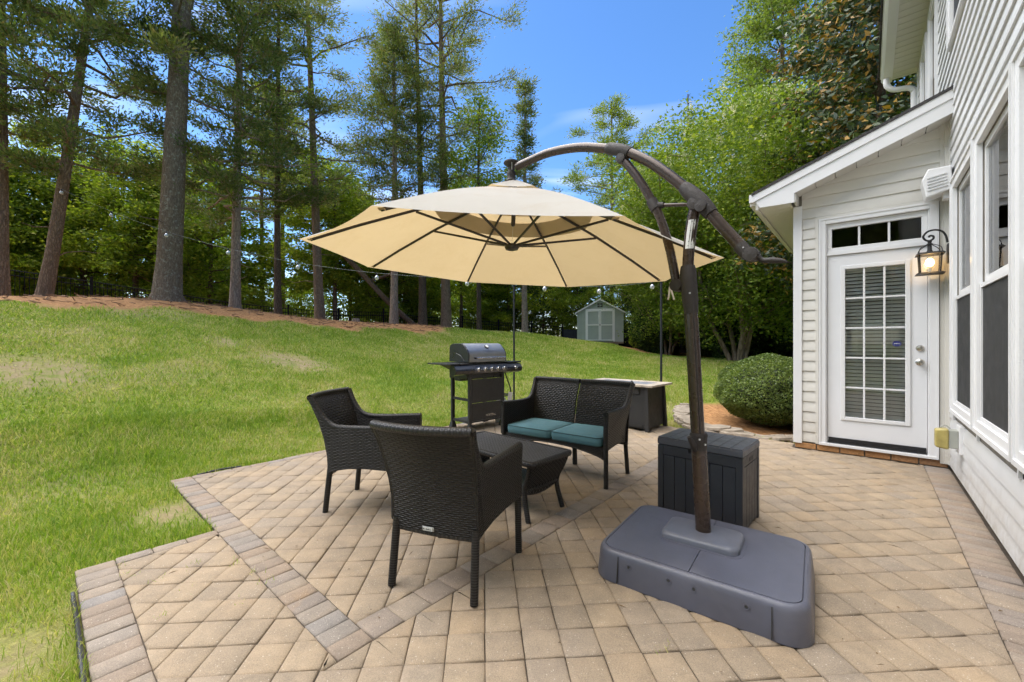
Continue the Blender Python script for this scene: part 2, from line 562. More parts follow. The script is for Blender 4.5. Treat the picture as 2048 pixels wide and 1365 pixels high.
b.inputs["Roughness"].default_value = 0.95
b.inputs["Specular IOR Level"].default_value = 0.1
k.bump(k.noise(k.scaled(pp, (1, 1, 1)), 55, 4, 0.7), 0.8, 0.03, b)

me = mesh_np("lawn", np.stack([GX.ravel(), GY.ravel(), GZ - 0.012], 1), np.stack([ii, ii + 1, ii + nX + 1, ii + nX], 1), None, [mat_lawn], True)
a = me.attributes.new("mulch", 'FLOAT', 'POINT')
a.data.foreach_set("value", mulch_mask(GX.ravel(), GY.ravel()).astype(np.float32))
a = me.attributes.new("worn", 'FLOAT', 'POINT')
a.data.foreach_set("value", worn_mask(GX.ravel(), GY.ravel()).astype(np.float32))
lawn = tag(link("lawn", me), "sloping lawn rising to a pine straw bed", kind="structure")

# ------------------------------------------------------------------ patio of concrete pavers
def paver_mat(name, stops, stain=0.5):
    m, nt, b = new_mat(name)
    k = NT(nt)
    pp = k.pos()
    g = k.n("ShaderNodeNewGeometry"); oi = k.n("ShaderNodeObjectInfo")
    rnd = k.m('FRACT', k.m('ADD', k.m('MULTIPLY', oi.outputs["Random"], 7.31), g.outputs["Random Per Island"]))
    c = k.ramp(rnd, stops)
    blot = k.noise(pp, 7.0, 4, 0.65, 0.4)
    c = k.mix(1.0, c, k.ramp(blot, [(0.25, (0.78, 0.79, 0.80)), (0.75, (1.18, 1.15, 1.10))]), 'MULTIPLY')
    c = k.mix(k.ramp(k.noise(pp, 1.7, 4, 0.6, 0.5), [(0.64, (0, 0, 0)), (0.78, (stain * 0.7, stain * 0.7, stain * 0.7))]), c, (0.42, 0.25, 0.11))
    c = k.mix(k.ramp(k.noise(pp, 0.9, 3, 0.6, 0.2), [(0.5, (0, 0, 0)), (0.8, (0.35, 0.35, 0.35))]), c, (0.25, 0.20, 0.165))
    v = k.n("ShaderNodeTexVoronoi"); v.inputs["Scale"].default_value = 150.0
    k.l(pp, v.inputs["Vector"])
    agg = k.ramp(v.outputs["Color"], [(0.80, (0, 0, 0)), (0.90, (1, 1, 1))])
    bw = k.n("ShaderNodeRGBToBW"); k.l(agg, bw.inputs[0])
    near = k.ramp(v.outputs["Distance"], [(0.25, (1, 1, 1)), (0.42, (0, 0, 0))])
    spot = k.m('MULTIPLY', bw.outputs[0], near)
    c = k.mix(k.m('MULTIPLY', spot, 0.6), c, (0.66, 0.60, 0.52))
    fine = k.noise(pp, 260, 3, 0.7)
    c = k.mix(1.0, c, k.ramp(fine, [(0.25, (0.66, 0.66, 0.66)), (0.75, (1.28, 1.28, 1.28))]), 'MULTIPLY')
    k.l(c, b.inputs["Base Color"])
    b.inputs["Roughness"].default_value = 0.88
    b.inputs["Specular IOR Level"].default_value = 0.25
    k.bump(k.m('ADD', fine, k.m('MULTIPLY', k.noise(pp, 70, 3, 0.6), 1.4)), 0.5, 0.004, b)
    return m
mat_paver = paver_mat("tan_paver", [(0.0, (0.285, 0.230, 0.172)), (0.25, (0.325, 0.256, 0.184)), (0.5, (0.345, 0.270, 0.190)), (0.75, (0.305, 0.250, 0.194)), (1.0, (0.35, 0.266, 0.180))])
mat_border = paver_mat("grey_paver", [(0.0, (0.26, 0.21, 0.17)), (0.3, (0.30, 0.232, 0.175)), (0.55, (0.265, 0.228, 0.20)), (0.8, (0.31, 0.25, 0.19)), (1.0, (0.24, 0.222, 0.21))], 0.55)
mat_sand = plain("joint_sand", (0.065, 0.05, 0.036), 0.95, 0.3, 20, 0.4)

patio = tag(empty("patio", (0, 0, 0), PHI), "paved patio of tan square pavers with grey border courses", kind="structure")

def clip(poly, a, b, c):
    """keep the part of a convex polygon where a*u + b*v <= c"""
    out = []
    for i, p in enumerate(poly):
        q = poly[i - 1]
        dp, dq = a * p[0] + b * p[1] - c, a * q[0] + b * q[1] - c
        if (dp <= 0) != (dq <= 0):
            t = dq / (dq - dp)
            out.append((q[0] + (p[0] - q[0]) * t, q[1] + (p[1] - q[1]) * t))
        if dp <= 0: out.append(p)
    return out
def area(poly):
    return 0.5 * sum(poly[i - 1][0] * p[1] - p[0] * poly[i - 1][1] for i, p in enumerate(poly))
def tidy(poly):
    out = [p for i, p in enumerate(poly) if math.dist(p, poly[i - 1]) > 0.006]
    return out
def inset(poly, d):
    n = len(poly)
    res = []
    for i in range(n):
        p0, p1, p2 = Vector(poly[i - 1]), Vector(poly[i]), Vector(poly[(i + 1) % n])
        e1, e2 = (p1 - p0).normalized(), (p2 - p1).normalized()
        n1, n2 = Vector((-e1.y, e1.x)), Vector((-e2.y, e2.x))
        w = n1 + n2
        den = max(0.35, w.dot(n1))
        res.append(tuple(p1 + w * (d / den)))
    return res
def paver_geo(poly):
    """worn edges: top pulled in over a rounded shoulder"""
    per = sum(math.dist(p, poly[i - 1]) for i, p in enumerate(poly))
    q = min(1.0, abs(area(poly)) * 2 / per / 0.045)
    o = inset(poly, 0.0019 * q); a = inset(poly, 0.0048 * q); c = inset(poly, 0.0125 * q); e = inset(poly, 0.034 * q)
    n = len(poly)
    vs = [(*p, -0.034) for p in o] + [(*p, -0.010) for p in o] + [(*p, -0.0066) for p in a] + [(*p, -0.0025) for p in c] + [(*p, 0.0) for p in e]
    fs = []
    for r in range(4):
        for i in range(n):
            j = (i + 1) % n
            fs.append((r * n + i, r * n + j, (r + 1) * n + j, (r + 1) * n + i))
    fs.append(tuple(range(4 * n, 5 * n)))
    return vs, fs

S = 0.1525
rng_p = random.Random(5)
pieces = []                                              # (poly in u,v ; border?)
# the square field lies at 45 degrees to the house, one grid under all three fields
o_u, o_v = w2uv(-0.1017, 1.5515)
def field(rects):
    du = S / math.sqrt(2)
    for a in range(-70, 70):
        for c in range(-70, 70):
            cu, cv = o_u + (a + c + 1) * du, o_v + (c - a) * du
            sq = [(cu - du, cv), (cu, cv - du), (cu + du, cv), (cu, cv + du)]
            def inside(p): return any(r[0] - 1e-6 <= p[0] <= r[1] + 1e-6 and r[2] - 0.0012 <= p[1] <= r[3] + 0.0012 for r in rects)
            if all(inside(p) for p in sq + [(cu, cv)]) and not (abs(cu - 0.81) < du and abs(cv - 1.515) < 0.09) and not (abs(cv - 0.66) < du and cu > 5.5 and cu - du < 5.675 < cu + du and cv < 0.70):
                pieces.append((sq, False, True)); continue
            for (u0, u1, v0, v1) in rects:
                if cu + du < u0 or cu - du > u1 or cv + du < v0 or cv - du > v1: continue
                if u0 <= cu - du and cu + du <= u1 and v0 <= cv - du and cv + du <= v1:
                    pieces.append((sq, False, True)); continue
                p = clip(clip(clip(clip(sq, -1, 0, -u0), 1, 0, u1), 0, -1, -v0), 0, 1, v1)
                p = tidy(p)
                if len(p) >= 3 and abs(area(p)) > 0.00012:
                    pieces.append((p, False, False))
UA0, UA1, VB0, VB1 = 0.737, 0.887, 1.515, 1.665
field([(0.270, 0.735, VB0, 3.085), (UA1, 5.93, VB1, 4.50), (0.270, 5.675, -0.4149, VB0 - 0.001), (5.675, 5.93, 0.66, VB0 - 0.001), (-1.7, 0.27, -0.4149, 1.20)])
def course(u0, u1, v0, v1, along, step):
    L = (u1 - u0) if along == 'u' else (v1 - v0)
    n = max(1, round(abs(L) / step))
    t = 0.0
    for i in range(n):
        a, c = i / n, (i + 1) / n
        if along == 'u': q = [(u0 + L * a, v0), (u0 + L * c, v0), (u0 + L * c, v1), (u0 + L * a, v1)]
        else: q = [(u0, v0 + L * a), (u1, v0 + L * a), (u1, v0 + L * c), (u0, v0 + L * c)]
        pieces.append((q, True, False))
course(UA0, UA1, VB0, 4.62, 'v', 0.100)                  # soldier strip, far corner to the middle
course(UA1, 5.93, VB0, VB1, 'u', 0.150)                  # strip that runs to the house
course(0.115, 0.270, 1.20, 3.17, 'v', 0.098)             # outer border, lower left
course(0.270, 0.737, 3.085, 3.17, 'u', 0.15)
course(UA1, 5.93, 4.50, 4.60, 'u', 0.155)                # far edge against the lawn
course(-1.0, 5.675, -0.592, -0.4149, 'u', 0.078)          # along the house wall

# the 300 that show largest are pieces of their own, the rest one mesh
def seen_size(poly):
    cu = sum(p[0] for p in poly) / len(poly); cv = sum(p[1] for p in poly) / len(poly)
    w = uv2w(cu, cv)
    if w.y < 0.9: return 0
    px, py = w.x / w.y, 1.2 / w.y
    if abs(px) > 1.3 or py > 0.86: return 0
    # hidden under the umbrella base
    d = Vector((w.x - 1.0, w.y - 2.14))
    if abs(d.x * 0.80 - d.y * 0.60) < 0.40 and abs(d.x * 0.60 + d.y * 0.80) < 0.30: return 0
    return abs(area(poly)) / w.y ** 3
pieces.sort(key=lambda q: -seen_size(q[0]))
whole = {}
rest = {False: ([], []), True: ([], [])}
def wobble(poly, r):
    q = min(0.0016, abs(area(poly)) * 0.3)
    return [(p[0] + r.uniform(-1, 1) * q, p[1] + r.uniform(-1, 1) * q) for p in poly]
for i, (poly, border, full) in enumerate(pieces):
    if area(poly) < 0: poly = poly[::-1]
    cu = sum(p[0] for p in poly) / len(poly); cv = sum(p[1] for p in poly) / len(poly)
    dz = rng_p.uniform(-0.003, 0.003)
    tilt = (rng_p.uniform(-1, 1) * R(0.55), rng_p.uniform(-1, 1) * R(0.55))
    lp = [(p[0] - cu, p[1] - cv) for p in poly]
    if i < 300:
        if full:
            key = ("s", rng_p.randrange(6))
        elif border:
            key = ("b", round(max(p[0] for p in lp) * 1000), round(max(p[1] for p in lp) * 1000), rng_p.randrange(3))
        else: key = None
        me = whole.get(key) if key else None
        if me is None:
            vs, fs = paver_geo(wobble(lp, rng_p))
            me = bpy.data.meshes.new("paver")
            me.from_pydata(vs, [], fs)
            me.materials.append(mat_border if border else mat_paver)
            me.polygons.foreach_set("use_smooth", np.ones(len(me.polygons), bool))
            if key: whole[key] = me
        link("border_paver" if border else "paver", me, patio, (cu, cv, dz), (tilt[0], tilt[1], 0))
    else:
        vs, fs = paver_geo(wobble(lp, rng_p))
        V, F = rest[border]
        n = len(V)
        V += [(x + cu, y + cv, z + dz - x * tilt[1] + y * tilt[0]) for x, y, z in vs]
        F += [[n + q for q in fc] for fc in fs]
for border, nm in ((False, "paver_field"), (True, "border_paver_course")):
    V, F = rest[border]
    me = bpy.data.meshes.new(nm); me.from_pydata(V, [], F)
    me.polygons.foreach_set("use_smooth", np.ones(len(me.polygons), bool))
    me.materials.append(mat_border if border else mat_paver)
    tag(link(nm, me, patio), kind="stuff")
MB().span((0.115, -0.645, -0.05), (0.735, 3.16, -0.0135)).build("joint_sand", mat_sand, patio)
MB().span((0.7352, -0.645, -0.05), (5.93, 4.60, -0.0135)).build("joint_sand", mat_sand, patio)
MB().span((-1.7, -0.645, -0.05), (0.1148, 1.2, -0.0135)).build("joint_sand", mat_sand, patio)
mat_edge = plain("black_edging", (0.025, 0.025, 0.027), 0.5)
ed = MB()
ed.tube(smooth_line([(0.098, 1.35, -0.004), (0.096, 1.9, 0.003), (0.100, 2.5, -0.004), (0.098, 2.9, -0.012)], 5), 0.009, 6)
ed.tube(smooth_line([(0.93, 4.615, -0.006), (1.1, 4.617, 0.004), (1.28, 4.615, -0.006)], 4), 0.009, 6)
ed.build("plastic_edging", mat_edge, patio, smooth=60)
# ------------------------------------------------------------------ house
HU, HV = 5.69, -0.60                 # inner corner: main wall is v = HV, door wall is u = HU
mat_vinyl = plain("white_vinyl_siding", (0.63, 0.635, 0.64), 0.42, 0.035, 1.2, 0.05, 90, dirt=0.10, splash=0.55)
mat_vinyl_warm = plain("cream_vinyl", (0.64, 0.62, 0.57), 0.45, 0.04, 2.0, 0.05, 80, dirt=0.05, splash=0.5)
mat_trim = plain("white_trim_paint", (0.73, 0.73, 0.735), 0.35, 0.025, 2.5, 0.03, 60, dirt=0.03)
mat_door = plain("white_door_paint", (0.73, 0.735, 0.75), 0.32, 0.025, 1.5, 0.02, 40)
mat_dark = plain("dark_interior", (0.05, 0.05, 0.048), 0.9, 0.2)
mat_room = plain("room_wall", (0.22, 0.20, 0.17), 0.9, 0.1)
mat_shingle = plain("dark_shingle", (0.045, 0.042, 0.042), 0.95, 0.5, 30, 0.8, 120)
mat_black_rubber = plain("black_sweep", (0.012, 0.013, 0.016), 0.45, 0.3, 30, 0.2)
mat_blind = plain("white_blind", (0.84, 0.82, 0.78), 0.5, 0.05)
mat_nickel = plain("satin_nickel", (0.50, 0.47, 0.42), 0.28, 0.1, metal=1.0)
mat_screen = plain("insect_screen", (0.022, 0.023, 0.024), 0.75, 0.1, 3, 0.3, 400)
mat_curtain = plain("grey_curtain", (0.42, 0.42, 0.41), 0.9, 0.08)
m, nt, b = new_mat("window_glass"); mat_glass = m
b.inputs["Base Color"].default_value = (0.02, 0.025, 0.025, 1)
b.inputs["Roughness"].default_value = 0.015
b.inputs["Specular IOR Level"].default_value = 0.6
k = NT(nt)
tr = k.n("ShaderNodeBsdfTransparent"); tr.inputs[0].default_value = (0.99, 1.0, 0.99, 1)
fr = k.n("ShaderNodeFresnel"); fr.inputs["IOR"].default_value = 1.40
gl = k.n("ShaderNodeBsdfGlossy"); gl.inputs["Roughness"].default_value = 0.012
mx = k.n("ShaderNodeMixShader")
k.l(fr.outputs[0], mx.inputs[0]); k.l(tr.outputs[0], mx.inputs[1]); k.l(gl.outputs[0], mx.inputs[2])
k.l(mx.outputs[0], nt.nodes["Material Output"].inputs["Surface"])

# brick plinth
m, nt, b = new_mat("plinth_brick"); mat_brick = m
k = NT(nt); oi = k.n("ShaderNodeObjectInfo")
c = k.ramp(oi.outputs["Random"], [(0, (0.34, 0.17, 0.07)), (0.5, (0.42, 0.22, 0.09)), (1, (0.28, 0.15, 0.075))])
c = k.mix(1.0, c, k.ramp(k.noise(k.pos(), 60, 4, 0.7), [(0.25, (0.6, 0.6, 0.6)), (0.75, (1.3, 1.3, 1.3))]), 'MULTIPLY')
k.l(c, b.inputs["Base Color"]); b.inputs["Roughness"].default_value = 0.9
k.bump(k.noise(k.pos(), 120, 3), 0.5, 0.005, b)
mat_mortar = plain("mortar", (0.22, 0.20, 0.17), 0.95, 0.2, 30, 0.4)

house = empty("house", uv2w(HU, HV), PHI, "two storey white vinyl sided house with a lean-to wing and glazed door", "house")
OFF = (-HU, -HV, 0)
def hp(mb, name, mat, parent=None, **kw):
    """house part given in patio coordinates"""
    mb.shift(OFF)
    return mb.build(name, mat, parent or house, **kw)
def holed(mb, fixed, rect, holes, axis):
    """wall slab between fixed[0]..fixed[1] with rectangular holes"""
    s0, s1, z0, z1 = rect
    xs = sorted({s0, s1, *[q for h in holes for q in h[:2]]})
    zs = sorted({z0, z1, *[q for h in holes for q in h[2:]]})
    for i in range(len(xs) - 1):
        for j in range(len(zs) - 1):
            cx, cz = (xs[i] + xs[i + 1]) / 2, (zs[j] + zs[j + 1]) / 2
            if any(h[0] < cx < h[1] and h[2] < cz < h[3] for h in holes): continue
            if axis == 'u': mb.span((xs[i], fixed[0], zs[j]), (xs[i + 1], fixed[1], zs[j + 1]))
            else: mb.span((fixed[0], xs[i], zs[j]), (fixed[1], xs[i + 1], zs[j + 1]))

WZ0, WZ1 = 0.66, 2.58
WIN = [(4.47, 5.33), (3.41, 4.27), (2.35, 3.21), (0.9, 1.76)]           # ground floor windows on the main wall
UPW = [(4.62, 5.52), (2.2, 3.1), (6.55, 7.15), (7.55, 8.15)]            # upper floor windows
UZ0, UZ1 = 4.02, 5.30
ZTOP = 5.46
holes = [(a, c, WZ0, WZ1) for a, c in WIN] + [(a, c, UZ0, UZ1) for a, c in UPW[:2]] + [(a, c, 3.72, 5.15) for a, c in UPW[2:]]
w = MB()
holed(w, (HV - 0.16, HV - 0.004), (-3.0, 8.88, 0.06, ZTOP + 0.05), holes, 'u')
w.span((-3.0, -5.0, 0.0), (8.88, -4.85, ZTOP)); w.span((-3.0, -4.85, 0.0), (-2.85, HV - 0.16, ZTOP)); w.span((8.73, -4.85, 0.0), (8.88, HV - 0.16, ZTOP))
w.span((-2.85, -4.85, 2.75), (8.73, HV - 0.16, 2.95)); w.span((-2.85, -4.85, ZTOP - 0.1), (8.73, HV - 0.16, ZTOP + 0.02))
hp(w, "wall", mat_room)
hp(MB().span((-3.0, -4.85, 0.0), (8.73, HV - 0.17, 0.058)), "floor", mat_room)
hp(MB().span((-3.0, HV - 0.15, -0.03), (HU, HV - 0.02, 0.058)), "foundation", mat_mortar)

DV0, DV1, DZ0, DZ1 = -0.441, 0.332, 0.118, 2.152                         # door leaf
TZ0, TZ1 = 2.225, 2.50                                                   # transom opening
WV = 0.64                                                                # outer face of the wing
def roof_z(v): return 3.52 - 0.371 * (v - HV)
w = MB()
holed(w, (HU + 0.004, HU + 0.12), (HV + 0.001, WV - 0.02, 0.085, 2.62), [(DV0 - 0.02, DV1 + 0.02, 0.085, TZ1)], 'v')
w.prism([(HV + 0.001, 2.62), (WV - 0.02, 2.62), (WV - 0.02, roof_z(WV) - 0.12), (HV + 0.001, roof_z(HV) - 0.12)], lambda v, z: (HU + 0.004, v, z), lambda v, z: (HU + 0.12, v, z))
w.span((HU + 0.12, WV - 0.14, 0.0), (8.6, WV - 0.02, roof_z(WV) - 0.12)); w.span((8.48, HV, 0.0), (8.6, WV - 0.14, 3.2))
w.span((HU + 0.12, HV, 0.0), (8.48, WV - 0.14, 0.09))
hp(w, "wing_wall", mat_room)

# lapped siding: one plank per course and stretch
E_ = 0.1143
PROF = [(0.0, 0.0), (0.0165, 0.0), (0.0150, 0.020), (0.0120, 0.062), (0.0055, 0.086), (0.0030, E_ + 0.002), (0.0, E_ + 0.002)]
rs = random.Random(11)
def plank_u(u0, u1, z, top=None, proud=0.0):
    pr = [(d + (proud if d else 0), t) for d, t in PROF]
    if top is not None: pr = [(d, min(t, top)) for d, t in pr]
    mb = MB().prism(pr, lambda d, t: (u0, HV + d, z + t), lambda d, t: (u1, HV + d, z + t))
    return hp(mb, "siding_plank", mat_vinyl, smooth=25)
def cuts(lo, hi, blocks):
    segs = [(lo, hi)]
    for a, c in blocks:
        nx = []
        for s, e in segs:
            if c <= s or a >= e: nx.append((s, e)); continue
            if a > s: nx.append((s, a))
            if c < e: nx.append((c, e))
        segs = nx
    return [q for q in segs if q[1] - q[0] > 0.012]
TRW = 0.085
zc = 0.045
ci = 0
while zc < ZTOP - 0.02:
    lo, hi = -1.2, (HU - 0.002 if zc < 3.30 else 8.86)
    bl = [(a - TRW, c + TRW) for a, c in WIN if zc + E_ > WZ0 - TRW and zc < WZ1 + TRW]
    bl += [(a - TRW, c + TRW) for a, c in UPW[:2] if zc + E_ > UZ0 - TRW and zc < UZ1 + TRW]
    bl += [(a - 0.06, c + 0.06) for a, c in UPW[2:] if zc + E_ > 3.66 and zc < 5.21]
    top = min(E_ + 0.002, ZTOP - zc)
    for s, e in cuts(lo, hi, bl):
        s0 = s
        while e - s0 > 3.0:
            cut = s0 + rs.uniform(1.6, 2.7)
            plank_u(s0, cut, zc, top); s0 = cut - 0.02
            plank_u(s0, min(e, s0 + 0.02), zc, top, 0.0022) if False else None
            s0 = cut + 0.0025
        plank_u(s0, e, zc, top)
    zc += E_; ci += 1
# wing: planks on the door wall
CV0, CV1, CZ = -0.518, 0.409, 2.566                                      # door casing outline
zc = 0.085
while zc < 3.4:
    hi_v = WV - 0.075
    lo_v = HV + 0.075
    zt = zc + E_
    lim = HV + (3.52 - 0.10 - zt) / 0.371                                # stays under the rake
    h2 = min(hi_v, lim + 0.30)
    if h2 > lo_v + 0.05:
        bl = [(CV0 - 0.012, CV1 + 0.03)] if zc < CZ + 0.01 else []
        for s, e in cuts(lo_v, h2, bl):
            mb = MB().prism(PROF, lambda d, t, s=s: (HU - d, s, zc + t), lambda d, t, e=e: (HU - d, e, zc + t))
            hp(mb, "siding_plank", mat_vinyl_warm, smooth=25)
    zc += E_
# corner posts and channels
hp(MB().span((HU - 0.028, WV - 0.078, 0.06), (HU + 0.01, WV + 0.004, 2.752)).span((HU + 0.01, WV - 0.018, 0.06), (HU + 0.09, WV + 0.004, 2.752)), "corner_board", mat_trim, bevel=0.003)
hp(MB().span((HU - 0.02, HV + 0.045, 0.04), (HU, HV + 0.075, 3.36)).span((HU - 0.075, HV, 0.045), (HU - 0.045, HV + 0.022, 3.36)).span((HU - 0.045, HV, 0.045), (HU, HV + 0.045, 3.40)), "inner_corner_post", mat_vinyl_warm)
hp(MB().span((HU - 0.024, CV1 + 0.003, 0.075), (HU - 0.002, CV1 + 0.03, CZ + 0.03)).span((HU - 0.024, CV0 - 0.012, CZ + 0.003), (HU - 0.002, CV1 + 0.003, CZ + 0.03)), "siding_channel", mat_vinyl_warm)

# brick course under the wing
bm_ = None
hp(MB().span((HU + 0.006, HV, -0.03), (HU + 0.1, WV - 0.01, 0.083)), "plinth", mat_mortar)
vv = HV + 0.02
while vv < WV - 0.05:
    e = min(vv + 0.193, WV - 0.012)
    bb = hp(MB().span((HU - 0.012, vv, 0.004), (HU + 0.006, e, 0.066)), "brick", mat_brick, bevel=0.004)
    vv += 0.203

# roof of the wing
RU0 = 5.44
sl = MB().prism([(HV, roof_z(HV)), (1.02, roof_z(1.02)), (1.02, roof_z(1.02) - 0.03), (HV, roof_z(HV) - 0.03)], lambda v, z: (RU0 - 0.02, v, z + 0.02), lambda v, z: (8.75, v, z + 0.02))
hp(sl, "roof", mat_shingle)
hp(MB().prism([(HV, roof_z(HV) - 0.013), (0.99, roof_z(0.99) - 0.013), (0.99, roof_z(0.99) - 0.11), (HV, roof_z(HV) - 0.11)], lambda v, z: (RU0 + 0.015, v, z), lambda v, z: (8.7, v, z)), "roof_deck", mat_trim)
# rake boards: drip board above, wider board below, boxed return at the eave
hp(MB().prism([(HV + 0.002, roof_z(HV) - 0.011), (1.0, roof_z(1.0) - 0.011), (1.0, roof_z(1.0) - 0.09), (HV + 0.002, roof_z(HV) - 0.09)], lambda v, z: (RU0 - 0.012, v, z), lambda v, z: (RU0 + 0.012, v, z)), "rake_board", mat_trim)
def rk(v): return roof_z(v) - 0.092
hp(MB().prism([(HV + 0.004, rk(HV)), (0.985, rk(0.985)), (0.94, 2.758), (0.61, 2.748), (0.61, rk(0.61) - 0.130), (HV + 0.004, rk(HV) - 0.130)],
              lambda v, z: (RU0, v, z), lambda v, z: (RU0 + 0.014, v, z)), "rake_board", mat_trim)
# sloping soffit under the rake, in strips
n_s = 7
for i in range(n_s):
    a = HV + 0.006 + (0.60 - HV) * i / n_s; c = HV + (0.60 - HV) * (i + 1) / n_s
    zz = lambda v: rk(v) - 0.118
    hp(MB().prism([(a, zz(a)), (c, zz(c)), (c, zz(c) + 0.012), (a, zz(a) + 0.012)], lambda v, z: (RU0 + 0.0145, v, z), lambda v, z: (HU + 0.002, v, z)), "soffit_panel", mat_vinyl_warm)
    hp(MB().prism([(c - 0.003, zz(c) - 0.003), (c + 0.003, zz(c) - 0.003), (c + 0.003, zz(c) + 0.01), (c - 0.003, zz(c) + 0.01)], lambda v, z: (HU - 0.035, v, z), lambda v, z: (HU - 0.02, v, z)), "soffit_clip", mat_dark) if i < n_s - 1 else None
hp(MB().span((RU0 + 0.016, 0.595, 2.757), (HU + 0.02, 0.645, 2.93)), "soffit_return", mat_vinyl_warm)
# level soffit of the eave, slat by slat, and its board
uu = RU0 + 0.016
while uu < 8.6:
    hp(MB().span((uu, WV - 0.02, 2.757), (uu + 0.097, 0.955, 2.765)), "soffit_slat", mat_vinyl_warm)
    uu += 0.101
hp(MB().span((RU0 + 0.02, 0.956, 2.742), (8.7, 0.985, 2.905)).span((RU0 + 0.03, 0.985, 2.80), (8.7, 1.045, 2.925)), "eave_board", mat_vinyl_warm, bevel=0.004)
hp(MB().span((RU0 - 0.008, 0.985, 2.835), (RU0 + 0.03, 1.047, 2.925)), "eave_end_cap", mat_trim)

# main roof eave high above: soffit, gutter and downspout
hp(MB().span((-3.0, HV - 0.1, ZTOP), (9.05, HV + 0.30, ZTOP + 0.02)), "soffit", mat_vinyl_warm)
for i in range(34):
    u0 = 4.2 + i * 0.145
    if u0 > 9.0: break
    hp(MB().span((u0, HV + 0.02, ZTOP - 0.006), (u0 + 0.012, HV + 0.295, ZTOP)), "soffit_rib", mat_vinyl_warm)
gp = [(0.30, -0.01), (0.40, -0.01), (0.43, 0.03), (0.43, 0.085), (0.445, 0.085), (0.445, 0.115), (0.30, 0.115)]
hp(MB().prism(gp, lambda v, z: (-3.0, HV + v, ZTOP + z), lambda v, z: (9.1, HV + v, ZTOP + z)), "gutter", mat_trim, bevel=0.004)
hp(MB().prism([(-0.2, 0.11), (0.47, 0.11), (0.47, 0.135), (-2.4, 1.75), (-2.4, 1.72)], lambda v, z: (-3.05, HV + v, ZTOP + z), lambda v, z: (9.15, HV + v, ZTOP + z)), "upper_roof", mat_shingle)
hp(MB().tube(smooth_line([(8.93, HV + 0.37, ZTOP - 0.01), (8.93, HV + 0.36, ZTOP - 0.13), (8.93, HV + 0.28, ZTOP - 0.22), (8.93, HV + 0.12, ZTOP - 0.26), (8.93, HV + 0.055, ZTOP - 0.33), (8.93, HV + 0.05, ZTOP - 0.5), (8.93, HV + 0.05, 3.0)], 5), 0.042, 8), "downspout", mat_trim, smooth=60)
hp(MB().span((8.80, HV, 3.0), (8.89, HV + 0.024, ZTOP)), "upper_corner_board", mat_trim)

def window(a, c, z0, z1, screen=True, trim=TRW, shade=False):
    """double-hung window on the main wall: casing, sill, sashes, glass, insect screen"""
    wr = empty("window", (0, 0, 0), 0, parent=house)
    fr_ = MB()
    f0, f1 = HV - 0.002, HV + 0.030
    fr_.span((a - trim, f0, z0 - trim), (a, f1, z1 + trim)); fr_.span((c, f0, z0 - trim), (c + trim, f1, z1 + trim))
    fr_.span((a, f0, z1), (c, f1, z1 + trim)); fr_.span((a, f0, z0 - trim), (c, f1, z0))
    o = hp(fr_, "window_casing", mat_trim, wr, bevel=0.003)
    bead = MB()
    e1 = HV + 0.040
    bead.span((a - trim, f1, z0 - trim), (a - trim + 0.022, e1, z1 + trim)); bead.span((c + trim - 0.022, f1, z0 - trim), (c + trim, e1, z1 + trim))
    bead.span((a - trim + 0.022, f1, z1 + trim - 0.022), (c + trim - 0.022, e1, z1 + trim)); bead.span((a - trim + 0.022, f1, z0 - trim), (c + trim - 0.022, e1, z0 - trim + 0.03))
    hp(bead, "casing_bead", mat_trim, wr)
    zm = (z0 + z1) / 2 + 0.01
    def sash(zl, zh, dep, nm):
        s = MB()
        y0, y1 = HV - dep - 0.03, HV - dep
        t = 0.045
        s.span((a + 0.002, y0, zl), (a + t, y1, zh)); s.span((c - t, y0, zl), (c - 0.002, y1, zh))
        s.span((a + t, y0, zl), (c - t, y1, zl + t)); s.span((a + t, y0, zh - t), (c - t, y1, zh))
        hp(s, nm, mat_trim, wr)
        hp(MB().span((a + t, y0 + 0.012, zl + t), (c - t, y0 + 0.018, zh - t)), "pane", mat_glass, wr)
    sash(zm - 0.02, z1 - 0.002, 0.01, "upper_sash")
    sash(z0 + 0.002, zm + 0.03, 0.045, "lower_sash")
    if screen:
        s = MB()
        y0, y1 = HV - 0.012, HV + 0.012
        t = 0.028
        s.span((a + 0.004, y0, z0 + 0.004), (a + t, y1, zm - 0.022)); s.span((c - t, y0, z0 + 0.004), (c - 0.004, y1, zm - 0.022))
        s.span((a + t, y0, z0 + 0.004), (c - t, y1, z0 + t)); s.span((a + t, y0, zm - 0.05), (c - t, y1, zm - 0.022))
        hp(s, "screen_frame", mat_trim, wr)
        hp(MB().span((a + t, HV - 0.004, z0 + t), (c - t, HV + 0.002, zm - 0.05)), "screen", mat_screen, wr)
    # curtain folds behind the glass
    cu = MB()
    n = 26
    cu.grid(lambda s, t: (a + 0.02 + (c - a - 0.04) * s, HV - 0.20 + 0.025 * math.sin(s * 40), z0 + (z1 - z0) * t), n, 1)
    hp(cu, "curtain", mat_curtain, wr, smooth=180)
    return wr
for i, (a, c) in enumerate(WIN): window(a, c, WZ0, WZ1)
for a, c in UPW[:2]: window(a, c, UZ0, UZ1)
for a, c in UPW[2:]: window(a, c, 3.72, 5.15, False, 0.06)

